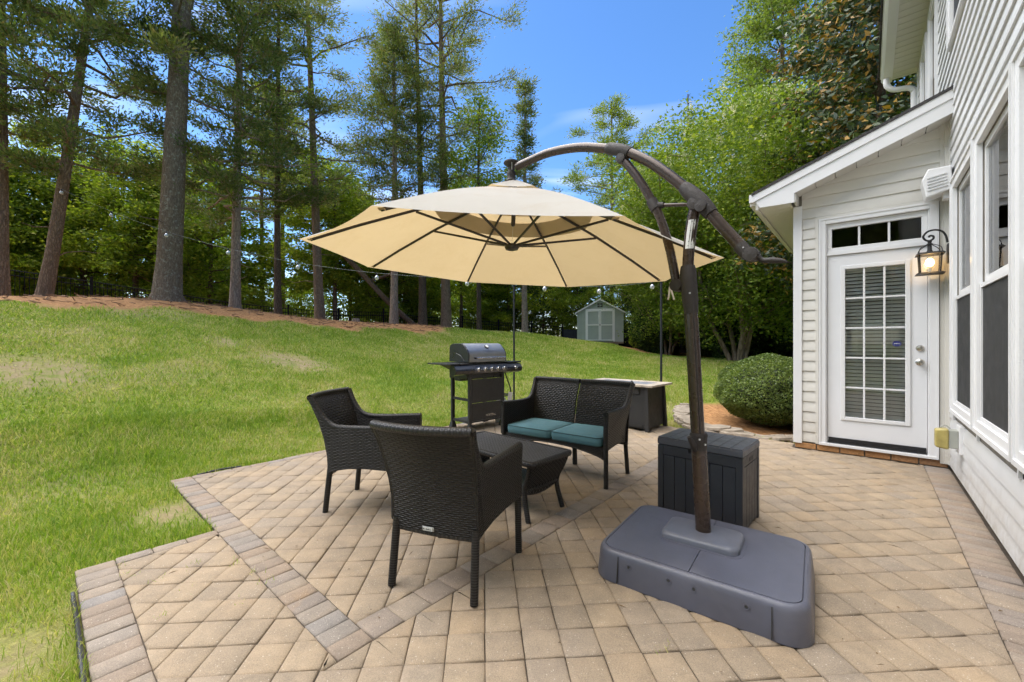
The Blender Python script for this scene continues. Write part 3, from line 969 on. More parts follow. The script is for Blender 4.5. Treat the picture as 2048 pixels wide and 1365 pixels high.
# ---- glazed door with transom
F0 = HU - 0.030
tr_ = MB()
tr_.span((F0, CV1 - 0.062, 0.075), (HU + 0.004, CV1, CZ)); tr_.span((F0, CV0, 0.075), (HU + 0.004, CV0 + 0.062, CZ)); tr_.span((F0, CV0 + 0.062, CZ - 0.062), (HU + 0.004, CV1 - 0.062, CZ))
hp(tr_, "door_casing", mat_trim, bevel=0.003)
hp(MB().span((F0 - 0.008, CV1 - 0.018, 0.075), (F0, CV1, CZ)).span((F0 - 0.008, CV0, 0.075), (F0, CV0 + 0.018, CZ)).span((F0 - 0.008, CV0 + 0.018, CZ - 0.018), (F0, CV1 - 0.018, CZ)), "casing_bead", mat_trim)
fj = MB()
fj.span((HU - 0.012, DV1 + 0.003, 0.10), (HU + 0.10, CV1 - 0.062, CZ - 0.062)); fj.span((HU - 0.012, CV0 + 0.062, 0.10), (HU + 0.10, DV0 - 0.003, CZ - 0.062))
fj.span((HU - 0.012, DV0 - 0.003, DZ1 + 0.004), (HU + 0.10, DV1 + 0.003, TZ0 - 0.03))
hp(fj, "door_jamb", mat_trim, bevel=0.002)
hp(MB().span((HU - 0.04, CV0 + 0.002, 0.072), (HU + 0.10, CV1 - 0.002, 0.100)), "threshold", mat_trim, bevel=0.004)
# transom: frame, three lights
t0, t1 = DV0 - 0.003, DV1 + 0.003
tb = MB()
tb.span((HU + 0.004, t0, TZ0 - 0.03), (HU + 0.05, t1, TZ0 + 0.012)); tb.span((HU + 0.004, t0, 2.445), (HU + 0.05, t1, CZ - 0.062))
tb.span((HU + 0.004, 0.296, TZ0 + 0.012), (HU + 0.05, t1, 2.445)); tb.span((HU + 0.004, t0, TZ0 + 0.012), (HU + 0.05, -0.402, 2.445))
hp(tb, "transom_frame", mat_trim, bevel=0.004)
for q in (0.068, -0.166):
    hp(MB().span((HU + 0.018, q - 0.009, TZ0 + 0.012), (HU + 0.040, q + 0.009, 2.445)), "transom_bar", mat_trim)
for a, c in ((0.296, 0.077), (0.059, -0.157), (-0.175, -0.402)):
    hp(MB().span((HU + 0.028, c, TZ0 + 0.012), (HU + 0.034, a, 2.445)), "transom_pane", mat_glass)
# leaf
door = empty("door", (0, 0, 0), 0, parent=house)
GV0, GV1, GZ0, GZ1 = -0.289, 0.186, 0.40, 1.995
lf = MB()
D0, D1 = HU + 0.008, HU + 0.050
lf.span((D0, DV0, DZ0), (D1, GV0, DZ1)); lf.span((D0, GV1, DZ0), (D1, DV1, DZ1)); lf.span((D0, GV0, DZ0), (D1, GV1, GZ0)); lf.span((D0, GV0, GZ1), (D1, GV1, DZ1))
hp(lf, "door_leaf", mat_door, door)
lr = MB()
for a, c, s, e in ((GV0 - 0.036, GV0 + 0.004, GZ0 - 0.036, GZ1 + 0.036), (GV1 - 0.004, GV1 + 0.036, GZ0 - 0.036, GZ1 + 0.036)):
    lr.span((D0 - 0.014, a, s), (D0, c, e))
lr.span((D0 - 0.014, GV0 + 0.004, GZ0 - 0.036), (D0, GV1 - 0.004, GZ0 + 0.004)); lr.span((D0 - 0.014, GV0 + 0.004, GZ1 - 0.004), (D0, GV1 - 0.004, GZ1 + 0.036))
hp(lr, "glazing_bead", mat_trim, door, bevel=0.005)
for i in (1, 2):
    v_ = GV0 + (GV1 - GV0) * i / 3
    hp(MB().span((D0 - 0.006, v_ - 0.009, GZ0 + 0.004), (D0 + 0.012, v_ + 0.009, GZ1 - 0.004)), "glazing_bar", mat_trim, door, bevel=0.003)
for j in range(1, 5):
    z_ = GZ0 + (GZ1 - GZ0) * j / 5
    hp(MB().span((D0 - 0.0045, GV0 + 0.004, z_ - 0.009), (D0 + 0.011, GV1 - 0.004, z_ + 0.009)), "glazing_bar", mat_trim, door, bevel=0.003)
for i in range(3):
    for j in range(5):
        a = GV0 + (GV1 - GV0) * i / 3; c = GZ0 + (GZ1 - GZ0) * j / 5
        hp(MB().span((D0 + 0.013, a + 0.001, c + 0.001), (D0 + 0.017, a + (GV1 - GV0) / 3 - 0.001, c + (GZ1 - GZ0) / 5 - 0.001)), "pane", mat_glass, door)
nb = 41
for i in range(nb):
    z_ = GZ0 + 0.03 + (GZ1 - GZ0 - 0.06) * i / (nb - 1)
    hp(MB().box((D1 + 0.03, (GV0 + GV1) / 2, z_), (0.036, GV1 - GV0 + 0.03, 0.0035), Matrix.Rotation(R(-52), 3, 'Y')), "blind_slat", mat_blind, door)
hp(MB().span((D1 + 0.012, GV0 - 0.015, GZ1 - 0.02), (D1 + 0.05, GV1 + 0.015, GZ1 + 0.02)).span((D1 + 0.012, GV0 - 0.015, GZ0 - 0.005), (D1 + 0.05, GV1 + 0.015, GZ0 + 0.02)), "blind_rail", mat_blind, door)
for q in (GV0 + 0.10, GV1 - 0.10):
    hp(MB().tube([(D1 + 0.012, q, GZ0), (D1 + 0.012, q, GZ1)], 0.0016, 5), "blind_cord", mat_blind, door)
hp(MB().span((D0 - 0.012, DV0 + 0.006, DZ0 - 0.008), (D0, DV1 - 0.006, DZ0 + 0.048)).span((D0 - 0.016, DV0 + 0.006, DZ0 + 0.012), (D0 - 0.012, DV1 - 0.006, DZ0 + 0.022)), "door_sweep", mat_black_rubber, door)
MY = Matrix.Rotation(R(-90), 3, 'Y')
hp(MB().lathe([(0.033, 0.0), (0.033, 0.006), (0.027, 0.010), (0.012, 0.014), (0.012, 0.030), (0.024, 0.036), (0.029, 0.048), (0.027, 0.060), (0.016, 0.066), (0.001, 0.067)], 18, (D0, -0.391, 1.007), MY), "door_knob", mat_nickel, door, smooth=40)
hp(MB().lathe([(0.031, 0.0), (0.031, 0.008), (0.027, 0.016), (0.014, 0.020), (0.013, 0.024), (0.001, 0.025)], 18, (D0, -0.391, 1.146), MY), "deadbolt", mat_nickel, door, smooth=40)
# faded blue alarm-company sticker on the glass
mat_sticker = plain("blue_sticker", (0.03, 0.035, 0.16), 0.5, 0.25, 60)
st = [(0.036 * math.cos(R(22.5 + 45 * i)), 0.030 * math.sin(R(22.5 + 45 * i))) for i in range(8)]
sk = hp(MB().prism(st, lambda a, c: (D0 + 0.0118, -0.225 + a, 1.19 + c), lambda a, c: (D0 + 0.0126, -0.225 + a, 1.19 + c)), "window_sticker", mat_sticker, door)
for q, (s, e) in enumerate(((-0.024, -0.010), (-0.006, 0.006), (0.010, 0.022))):
    hp(MB().span((D0 + 0.0112, -0.225 + s, 1.1885), (D0 + 0.0117, -0.225 + e, 1.1935)), "sticker_print", mat_trim, door)
# something pale standing in the room
hp(MB().span((HU + 1.9, -0.55, 0.09), (HU + 2.0, 0.5, 0.9)), "cabinet", mat_room)

# ---- louvred white box high in the corner
bx = empty("wall_box", uv2w(5.50, HV + 0.022, 2.70), PHI, "white louvred plastic box fixed high in the house corner above the lantern", "vent box")
Mt = Matrix.Rotation(R(20), 3, 'X')
b1 = MB().prism([(0.0, -0.10), (0.165, -0.15), (0.195, 0.02), (0.155, 0.115), (0.0, 0.115)], lambda y, z: (-0.09, y, z), lambda y, z: (0.11, y, z))
b1.build("body", mat_trim, bx, bevel=0.012)
for i in range(5):
    t = -0.105 + i * 0.028
    MB().box((-0.094, 0.095 + 0.02 * (t + 0.05), t + 0.03), (0.014, 0.13, 0.010), Matrix.Rotation(R(-10), 3, 'X')).build("louvre", mat_vinyl, bx)
MB().span((-0.045, 0.0, -0.17), (0.06, 0.05, -0.10)).build("bracket", mat_trim, bx)

# ---- lit lantern
mat_iron = plain("black_lantern_iron", (0.007, 0.0065, 0.0065), 0.5, 0.3, 40, 0.3, 150)
lan = empty("wall_lantern", uv2w(5.53, HV + 0.02, 2.05), PHI, "lit black wall lantern with scroll arm beside the glazed door", "lantern")
MB().span((-0.055, -0.018, -0.16), (0.055, 0.004, 0.14)).build("mounting_block", mat_trim, lan, bevel=0.004)
MB().prism([(-0.04, -0.09), (0.04, -0.09), (0.05, 0.0), (0.04, 0.09), (-0.04, 0.09), (-0.05, 0.0)], lambda x, z: (x, 0.004, z - 0.02), lambda x, z: (x, 0.022, z - 0.02)).build("back_plate", mat_iron, lan, bevel=0.004)
cy = 0.135
arm = [(0, 0.018, 0.085), (0, 0.030, 0.15), (0, 0.055, 0.195), (0, 0.10, 0.215), (0, 0.15, 0.205), (0, 0.178, 0.165), (0, 0.165, 0.13), (0, 0.138, 0.118), (0, 0.112, 0.132), (0, 0.112, 0.158), (0, 0.135, 0.165), (0, 0.140, 0.150)]
MB().tube(smooth_line(arm, 5), 0.0085, 8).build("scroll_arm", mat_iron, lan, smooth=60)
MB().lathe([(0.006, 0.118), (0.016, 0.112), (0.013, 0.095), (0.022, 0.088), (0.022, 0.080), (0.014, 0.076), (0.016, 0.03), (0.024, 0.012), (0.024, 0.0)], 12, (0, cy, 0)).build("finial", mat_iron, lan, smooth=40)
def ring(z0, z1, a, c, nm):
    MB().prism([(-1, -1), (1, -1), (1, 1), (-1, 1)], lambda x, y: (x * a, cy + y * a, z0), lambda x, y: (x * c, cy + y * c, z1)).build(nm, mat_iron, lan)
ring(-0.016, 0.002, 0.098, 0.082, "lantern_roof")
ring(-0.200, -0.186, 0.098, 0.080, "lantern_floor")
for sx in (-1, 1):
    for sy in (-1, 1):
        MB().tube([(sx * 0.074, cy + sy * 0.074, -0.018), (sx * 0.066, cy + sy * 0.066, -0.186)], 0.006, 6).build("lantern_post", mat_iron, lan)
        MB().tube(smooth_line([(sx * 0.078, cy + sy * 0.078, 0.0), (sx * 0.066, cy + sy * 0.066, 0.045), (sx * 0.016, cy + sy * 0.016, 0.082)], 5), 0.0035, 5).build("lantern_hoop", mat_iron, lan, smooth=60)
m, nt, b = new_mat("lantern_glass"); mat_lglass = m
k = NT(nt)
tr = k.n("ShaderNodeBsdfTransparent"); tr.inputs[0].default_value = (0.94, 0.92, 0.86, 1)
gl = k.n("ShaderNodeBsdfGlossy"); gl.inputs["Roughness"].default_value = 0.03
mx = k.n("ShaderNodeMixShader"); mx.inputs[0].default_value = 0.09
k.l(tr.outputs[0], mx.inputs[1]); k.l(gl.outputs[0], mx.inputs[2]); k.l(mx.outputs[0], nt.nodes["Material Output"].inputs["Surface"])
for sx, sy in ((1, 0), (-1, 0), (0, 1), (0, -1)):
    t = 0.069
    vs = [(sx * t - sy * t, cy + sy * t + sx * t, -0.017), (sx * t + sy * t, cy + sy * t - sx * t, -0.017)]
    lo_ = 0.062
    vs += [(sx * lo_ + sy * lo_, cy + sy * lo_ - sx * lo_, -0.186), (sx * lo_ - sy * lo_, cy + sy * lo_ + sx * lo_, -0.186)]
    MB().add(vs, [(0, 1, 2, 3)]).build("lantern_pane", mat_lglass, lan)
m, nt, b = new_mat("lit_bulb"); mat_bulb = m
b.inputs["Emission Color"].default_value = (1.0, 0.62, 0.24, 1); b.inputs["Emission Strength"].default_value = 8.0
MB().lathe([(0.012, -0.05), (0.024, -0.062), (0.031, -0.085), (0.030, -0.105), (0.020, -0.122), (0.002, -0.128)], 14, (0, cy, 0)).build("bulb", mat_bulb, lan, smooth=180)
MB().tube([(0, cy, -0.186), (0, cy, -0.128)], 0.013, 10).build("bulb_socket", mat_blind, lan)
pl = bpy.data.lights.new("lantern_light", 'POINT'); pl.energy = 1.2; pl.color = (1.0, 0.60, 0.24); pl.shadow_soft_size = 0.035
plo = bpy.data.objects.new("lantern_light", pl); col.objects.link(plo); plo.parent = lan; plo.location = (0, cy, -0.09)

# ---- outdoor outlet
mat_yel = plain("yellow_cover", (0.40, 0.33, 0.11), 0.35, 0.2, 12)
mat_greyp = plain("grey_plastic", (0.36, 0.37, 0.33), 0.5)
ou = empty("outdoor_outlet", uv2w(4.98, HV + 0.016, 0.40), PHI, "outdoor outlet with a yellowed bubble cover low on the white siding", "outlet")
MB().span((-0.075, -0.014, -0.115), (0.075, 0.020, 0.115)).build("wall_plate", mat_trim, ou, bevel=0.006)
MB().span((-0.045, 0.020, -0.075), (0.045, 0.075, 0.075)).build("outlet_box", mat_greyp, ou, bevel=0.006)
MB().prism([(-0.055, -0.09), (0.055, -0.09), (0.055, 0.085), (-0.055, 0.085)], lambda x, z: (x, 0.075, z), lambda x, z: (x * 0.78, 0.155, z * 0.86)).build("bubble_cover", mat_yel, ou, bevel=0.014, seg=3)
MB().tube(smooth_line([(0.02, 0.06, 0.08), (0.02, 0.09, 0.105), (0.02, 0.12, 0.082)], 4), 0.005, 6).build("cover_hinge", mat_greyp, ou)
# ------------------------------------------------------------------ cantilever umbrella
mat_bronze = plain("bronze_paint", (0.050, 0.032, 0.023), 0.28, 0.06, 8, 0.0, 120, metal=0.35, spec=0.6, dirt=0.02)
mat_joint = plain("brown_nylon", (0.026, 0.020, 0.0175), 0.62, 0.15, 25, 0.3, 240)
mat_basep = plain("slate_plastic", (0.088, 0.092, 0.124), 0.38, 0.14, 3.0, 0.16, 420, spec=0.62, dirt=0.55, dirt_c=(0.17, 0.165, 0.175))
mat_padp = plain("pale_slate_plastic", (0.12, 0.128, 0.16), 0.40, 0.10, 5.0, 0.10, 300, dirt=0.18)
mat_rib = plain("dark_brown_rib", (0.030, 0.022, 0.017), 0.4, 0.1)
mat_label = plain("white_label", (0.68, 0.68, 0.66), 0.6, 0.12, 30)
mat_ink = plain("black_ink", (0.03, 0.03, 0.03), 0.7)
mat_screw = plain("steel_screw", (0.6, 0.6, 0.6), 0.3, metal=1.0)
m, nt, b = new_mat("tan_canopy_cloth"); mat_cloth = m
k = NT(nt)
pp = k.obj()
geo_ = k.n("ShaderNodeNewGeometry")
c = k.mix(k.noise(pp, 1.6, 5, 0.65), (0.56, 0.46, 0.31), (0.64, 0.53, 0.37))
# outer face coloured nearly white: the overexposed sunlit top painted into the cloth
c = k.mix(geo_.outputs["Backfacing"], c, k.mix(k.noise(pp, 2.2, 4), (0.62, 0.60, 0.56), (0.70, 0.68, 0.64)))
wv = k.noise(k.scaled(pp, (1, 1, 1)), 420, 2)
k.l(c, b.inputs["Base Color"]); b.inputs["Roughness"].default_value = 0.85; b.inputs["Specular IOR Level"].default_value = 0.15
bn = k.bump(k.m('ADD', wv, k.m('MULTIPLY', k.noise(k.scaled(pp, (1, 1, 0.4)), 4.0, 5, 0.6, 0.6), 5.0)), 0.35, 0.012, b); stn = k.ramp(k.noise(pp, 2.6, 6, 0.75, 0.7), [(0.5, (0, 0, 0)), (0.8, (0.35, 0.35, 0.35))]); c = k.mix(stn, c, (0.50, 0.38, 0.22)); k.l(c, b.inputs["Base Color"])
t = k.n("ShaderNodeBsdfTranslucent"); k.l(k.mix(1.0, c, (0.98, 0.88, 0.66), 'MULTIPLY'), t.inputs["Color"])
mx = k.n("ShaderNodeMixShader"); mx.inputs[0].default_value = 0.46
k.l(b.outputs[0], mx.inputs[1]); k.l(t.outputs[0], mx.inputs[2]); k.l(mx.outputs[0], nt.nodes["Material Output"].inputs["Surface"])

UB = Vector((1.006, 2.14, 0.0))
um = empty("cantilever_umbrella", UB, 0, "tan offset patio umbrella on a bronze mast over a slate grey weighted base", "umbrella")
def ul(p): return (p[0] - UB.x, p[1] - UB.y, p[2])
ba = -R(36.5)
Mb = Matrix.Rotation(ba, 3, 'Z')
def rrect(w, d, r, n=6):
    pts = []
    for cx, cy, a0 in ((w / 2 - r, d / 2 - r, 0), (-w / 2 + r, d / 2 - r, 90), (-w / 2 + r, -d / 2 + r, 180), (w / 2 - r, -d / 2 + r, 270)):
        for i in range(n + 1):
            a = R(a0 + 90 * i / n)
            pts.append((cx + r * math.cos(a), cy + r * math.sin(a)))
    return pts
def stack(levels, n=6):
    """closed shell through rounded rectangles (w, d, r, z)"""
    mb = MB()
    rings = [[(x, y, z) for x, y in rrect(w, d, r, n)] for w, d, r, z in levels]
    m_ = len(rings[0])
    vs = [p for rg in rings for p in rg]
    fs = [(i * m_ + q, i * m_ + (q + 1) % m_, (i + 1) * m_ + (q + 1) % m_, (i + 1) * m_ + q) for i in range(len(rings) - 1) for q in range(m_)]
    fs.append(tuple(reversed(range(m_)))); fs.append(tuple((len(rings) - 1) * m_ + q for q in range(m_)))
    vs = [tuple(Mb @ Vector(p)) for p in vs]
    return mb.add(vs, fs)
W_, D_ = 0.93, 0.745
stack([(W_, D_, 0.105, 0.0), (W_, D_, 0.105, 0.010), (W_ - 0.012, D_ - 0.012, 0.10, 0.065), (W_ - 0.020, D_ - 0.020, 0.098, 0.118), (W_ - 0.027, D_ - 0.027, 0.095, 0.134), (W_ - 0.042, D_ - 0.042, 0.088, 0.147), (W_ - 0.062, D_ - 0.062, 0.08, 0.1515), (W_ - 0.074, D_ - 0.074, 0.074, 0.1515), (W_ - 0.075, D_ - 0.075, 0.073, 0.142)], 8).build("weighted_base", mat_basep, um, smooth=50)
# lid in two halves inside the rim, with the line between
for sx in (-1, 1):
    lid = MB()
    w2 = (W_ - 0.106) / 2
    pts = [p for p in rrect(W_ - 0.082, D_ - 0.082, 0.068, 8) if p[0] * sx > 0]
    pts = [(sx * 0.0012, pts[0][1] if sx > 0 else pts[0][1])] + pts if False else pts
    ys = D_ / 2 - 0.041
    if sx > 0: poly = [(0.0012, -ys)] + [p for p in rrect(W_ - 0.082, D_ - 0.082, 0.068, 8) if p[0] > 0.01 and p[1] < 0] + [p for p in rrect(W_ - 0.082, D_ - 0.082, 0.068, 8) if p[0] > 0.01 and p[1] > 0] + [(0.0012, ys)]
    else: poly = [(-0.0012, ys)] + [p for p in rrect(W_ - 0.082, D_ - 0.082, 0.068, 8) if p[0] < -0.01 and p[1] > 0] + [p for p in rrect(W_ - 0.082, D_ - 0.082, 0.068, 8) if p[0] < -0.01 and p[1] < 0] + [(-0.0012, -ys)]
    lid.prism(poly, lambda x, y: tuple(Mb @ Vector((x, y, 0.140))), lambda x, y: tuple(Mb @ Vector((x, y, 0.1535))))
    lid.build("base_lid", mat_basep, um, bevel=0.002)
# seams at the corners and screw recesses on the front
for sx in (-1, 1):
    MB().box(tuple(Mb @ Vector((sx * 0.325, -D_ / 2 + 0.0085, 0.068))), (0.003, 0.022, 0.125), Mb.to_3x3() @ Matrix.Rotation(R(-9), 3, 'X')).build("base_seam", mat_ink, um)
for sx in (-0.27, -0.08, 0.03, 0.235):
    q = Mb @ Vector((sx, -D_ / 2 + 0.0085, 0.098))
    MB().lathe([(0.013, 0.0), (0.013, 0.003), (0.009, 0.003), (0.008, 0.001)], 14, tuple(q), Mb @ Matrix.Rotation(R(83), 3, 'X')).build("screw_recess", mat_basep, um, smooth=30)
    MB().lathe([(0.006, 0.001), (0.006, 0.0032)], 10, tuple(q), Mb @ Matrix.Rotation(R(83), 3, 'X')).build("screw", mat_ink, um)
pad = MB()
for p_ in [0]:
    rings = [(0.375, 0.262, 0.05, 0.160), (0.375, 0.262, 0.05, 0.184), (0.364, 0.251, 0.047, 0.196), (0.34, 0.228, 0.04, 0.2005)]
st_ = stack(rings, 6)
st_.shift((0.015, 0.055, -0.0112)); st_.build("mast_pad", mat_padp, um, smooth=50)
rim = stack([(0.41, 0.297, 0.06, 0.1640), (0.41, 0.297, 0.06, 0.1662), (0.406, 0.293, 0.058, 0.1665)], 6); rim.shift((0.015, 0.055, -0.0112)); rim.build("pad_recess", mat_basep, um)

# mast and arm lie in one upright plane
AM = Vector((1.03, 2.21)); AD = Vector((-0.7112, 0.7030))
AN = Vector((0.7030, 0.7112, 0.0))                       # across the plane
def ap(t, z, off=0.0): return ul((AM.x + AD.x * t + AN.x * off, AM.y + AD.y * t + AN.y * off, z))
MB().tube([ap(-0.004, 0.17), ap(0.010, 0.45), ap(0.022, 0.69)], 0.0385, 20).build("mast", mat_bronze, um, smooth=50)
MB().tube([ap(0.021, 0.66), ap(0.044, 1.1), ap(0.063, 1.42)], 0.0335, 20).build("upper_mast", mat_bronze, um, smooth=50)
for da in (40, 150, 265):                                # grooves of the extrusion
    o = Vector((math.cos(R(da)), math.sin(R(da)), 0)) * 0.0332
    MB().tube([Vector(ap(0.0225, 0.70)) + o, Vector(ap(0.063, 1.42)) + o], 0.0045, 6).build("mast_groove", mat_rib, um, smooth=60)
MB().lathe([(0.041, 0.62), (0.043, 0.66), (0.044, 0.70), (0.041, 0.71)], 20, (ap(0.021, 0)[0], ap(0.021, 0)[1], 0)).lathe([(0.046, 0.695), (0.046, 0.703)], 20, (ap(0.021, 0)[0], ap(0.021, 0)[1], 0)).build("mast_collar", mat_joint, um, smooth=40)
kn = Vector(ap(0.02, 0.645))
MB().tube([kn + Vector((-0.03, -0.02, -0.02)), kn + Vector((-0.05, -0.045, 0.01)), kn + Vector((-0.075, -0.05, 0.055))], [0.016, 0.017, 0.011], 10).build("clamp_lever", mat_joint, um, smooth=60)
for dz, dx in ((0.045, -0.018), (0.018, 0.012)):
    MB().lathe([(0.005, 0), (0.005, 0.006)], 10, tuple(kn + Vector((dx, -0.045, dz - 0.005))), Matrix.Rotation(R(90), 3, 'X')).build("screw", mat_screw, um)
MB().tube([ap(0.060, 1.36), ap(0.067, 1.44), ap(0.074, 1.53), ap(0.078, 1.60), ap(0.079, 1.625)], [0.036, 0.041, 0.043, 0.042, 0.036], 18).build("mast_joint", mat_joint, um, smooth=60)
MB().tube([ap(0.085, 1.535, 0), ap(0.137, 1.525, 0)], [0.03, 0.034], 14).lathe([(0.004, -0.036), (0.033, -0.032), (0.036, 0.0), (0.033, 0.032), (0.004, 0.036)], 18, ap(0.137, 1.522), Matrix.Rotation(math.atan2(AN.y, AN.x), 3, 'Z') @ Matrix.Rotation(R(90), 3, 'Y')).build("tilt_knuckle", mat_joint, um, smooth=50)
MB().lathe([(0.005, 0), (0.005, 0.005)], 10, (ap(0.075, 1.47)[0] - 0.012, ap(0.075, 1.47)[1] - 0.041, 1.47), Matrix.Rotation(R(90), 3, 'X')).build("screw", mat_screw, um)
MB().tube(smooth_line([ap(0.079, 1.60), ap(0.074, 1.70), ap(0.064, 1.80), ap(0.050, 1.89), ap(0.036, 1.945)], 4), 0.030, 18).build("arm_post", mat_bronze, um, smooth=60)
# label stuck on the post
lb = MB()
lp = smooth_line([ap(0.073, 1.715), ap(0.066, 1.79), ap(0.054, 1.87)], 5)
vs, fs = [], []
for i, q in enumerate(lp):
    for a_ in (-62, -38, -14, 10, 34):
        w_ = Vector((math.sin(R(a_)) * 0.0306, -math.cos(R(a_)) * 0.0306, 0))
        vs.append(tuple(q + w_))
for i in range(len(lp) - 1):
    for j in range(4): fs.append((i * 5 + j, i * 5 + j + 1, (i + 1) * 5 + j + 1, (i + 1) * 5 + j))
lb.add(vs, fs).build("warning_label", mat_label, um, smooth=180)
rl = random.Random(3)
for i in range(9):
    q = Vector(lp[1 + i % (len(lp) - 2)]); a_ = rl.uniform(-50, 20)
    w_ = Vector((math.sin(R(a_)) * 0.0311, -math.cos(R(a_)) * 0.0311, rl.uniform(-0.01, 0.01)))
    MB().box(tuple(q + w_), (rl.uniform(0.002, 0.007), 0.0006, rl.uniform(0.0015, 0.006)), Matrix.Rotation(R(a_), 3, 'Z')).build("label_print", mat_ink, um)
ARM = [(1.393, 2.573), (1.257, 2.577), (1.062, 2.575), (0.80, 2.524), (0.551, 2.428), (0.463, 2.387), (0.30, 2.268), (0.151, 2.122), (0.014, 1.966), (-0.088, 1.825), (-0.206, 1.660)]
MB().tube(smooth_line([ap(*q) for q in ARM], 5), 0.0275, 16, flat=1.1).build("arm", mat_bronze, um, smooth=60)
MB().tube(smooth_line([ap(0.59, 2.445), ap(0.55, 2.430), ap(0.48, 2.397), ap(0.43, 2.365)], 3), [0.031, 0.036, 0.037, 0.037, 0.038, 0.038, 0.037, 0.036, 0.036, 0.033][:10], 16).build("arm_sleeve", mat_joint, um, smooth=60)
MB().tube(smooth_line([ap(0.105, 2.072), ap(0.06, 2.02), ap(0.0, 1.95), ap(-0.045, 1.885)], 3), [0.032, 0.037, 0.040, 0.042, 0.043, 0.043, 0.042, 0.040, 0.039, 0.036][:10], 16).build("pivot_sleeve", mat_joint, um, smooth=60)
Mn = Matrix.Rotation(math.atan2(AN.y, AN.x), 3, 'Z') @ Matrix.Rotation(R(90), 3, 'Y')
disc = [(0.004, -0.045), (0.034, -0.040), (0.038, -0.02), (0.038, 0.02), (0.034, 0.040), (0.004, 0.045)]
MB().lathe(disc, 20, ap(0.035, 1.955), Mn).lathe([(0.004, -0.056), (0.030, -0.052), (0.031, -0.02)], 20, ap(-0.005, 1.928), Mn).build("pivot_hub", mat_joint, um, smooth=50)
MB().tube(smooth_line([ap(0.474, 2.338), ap(0.38, 2.202), ap(0.30, 2.06), ap(0.235, 1.92), ap(0.185, 1.75), ap(0.158, 1.62), ap(0.142, 1.53)], 4), 0.0245, 14).build("tilt_strut", mat_bronze, um, smooth=60)
MB().lathe([(0.004, -0.034), (0.030, -0.030), (0.033, 0.0), (0.030, 0.030), (0.004, 0.034)], 18, ap(0.482, 2.345), Mn).tube([ap(0.485, 2.39), ap(0.482, 2.345)], 0.026, 12).build("strut_knuckle", mat_joint, um, smooth=50)
MB().tube([ap(0.235, 1.998), ap(0.06, 1.962)], 0.010, 10).build("cross_bar", mat_bronze, um, smooth=60)
MB().tube([ap(0.292, 2.04), ap(0.262, 1.98)], 0.031, 14).tube([ap(0.262, 2.00), ap(0.215, 1.995)], [0.024, 0.016], 10).build("strut_clamp", mat_joint, um, smooth=60)
MB().tube([ap(-0.18, 1.695), ap(-0.222, 1.640)], [0.034, 0.033], 14).lathe([(0.004, -0.036), (0.034, -0.032), (0.037, 0.0), (0.034, 0.032), (0.004, 0.036)], 18, ap(-0.235, 1.640), Mn).build("handle_hub", mat_joint, um, smooth=50)
MB().tube(smooth_line([ap(-0.255, 1.635), ap(-0.285, 1.605), ap(-0.32, 1.600), ap(-0.36, 1.592), ap(-0.385, 1.583)], 4), [0.026, 0.022, 0.019, 0.017, 0.0165, 0.017, 0.018, 0.019, 0.019, 0.019, 0.018, 0.017, 0.016, 0.014, 0.012, 0.010, 0.008][:17], 12, flat=0.75).build("tilt_handle", mat_joint, um, smooth=60)
MB().lathe([(0.004, 0), (0.004, 0.003)], 8, (ap(-0.195, 1.67)[0] - 0.016, ap(-0.195, 1.67)[1] - 0.03, 1.675), Matrix.Rotation(R(80), 3, 'X')).build("screw", mat_screw, um)

# canopy
CC = Vector((-0.008, 3.236, 1.828))
TX, TY, YAW = -0.0544, 0.0243, -0.047
def cpt(rad, ang, h):
    """point of the canopy: radius, angle, height over the rim plane"""
    x, y = rad * math.cos(ang), rad * math.sin(ang)
    return ul((CC.x + x - TX * h, CC.y + y - TY * h, CC.z + TX * x + TY * y + h))
RC, HC = 1.5, 0.60
def rib_h(s): return HC * (1 - s) + 0.035 * math.sin(math.pi * s)          # s: 0 centre, 1 rim
A0 = R(-112.5) + YAW
mb = MB()
NS, NR = 10, 14
vs, fs = [], []
S0 = 0.115
for kseg in range(8):
    base = len(vs)
    for j in range(NR + 1):
        s = S0 + (1 - S0) * j / NR
        for i in range(NS + 1):
            f = i / NS
            a0, a1 = A0 + kseg * math.pi / 4, A0 + (kseg + 1) * math.pi / 4
            p0, p1 = Vector(cpt(RC * s, a0, rib_h(s))), Vector(cpt(RC * s, a1, rib_h(s)))
            p = p0.lerp(p1, f)
            sag = 4 * f * (1 - f)
            p.z -= sag * 0.012 * s * (1 - 0.5 * s)
            if s > 0.6:                                                       # hem drawn in between the ribs
                q = (s - 0.6) / 0.4
                c0 = Vector(cpt(0, 0, HC * (1 - s)))
                p += (c0 - p) * (0.026 * sag * q * q)
            vs.append(tuple(p))
    for j in range(NR):
        for i in range(NS):
            a = base + j * (NS + 1) + i
            fs.append((a, a + 1, a + NS + 2, a + NS + 1))
mb.add(vs, fs)
cn = mb.build("canopy", mat_cloth, um, smooth=180, recalc=False)
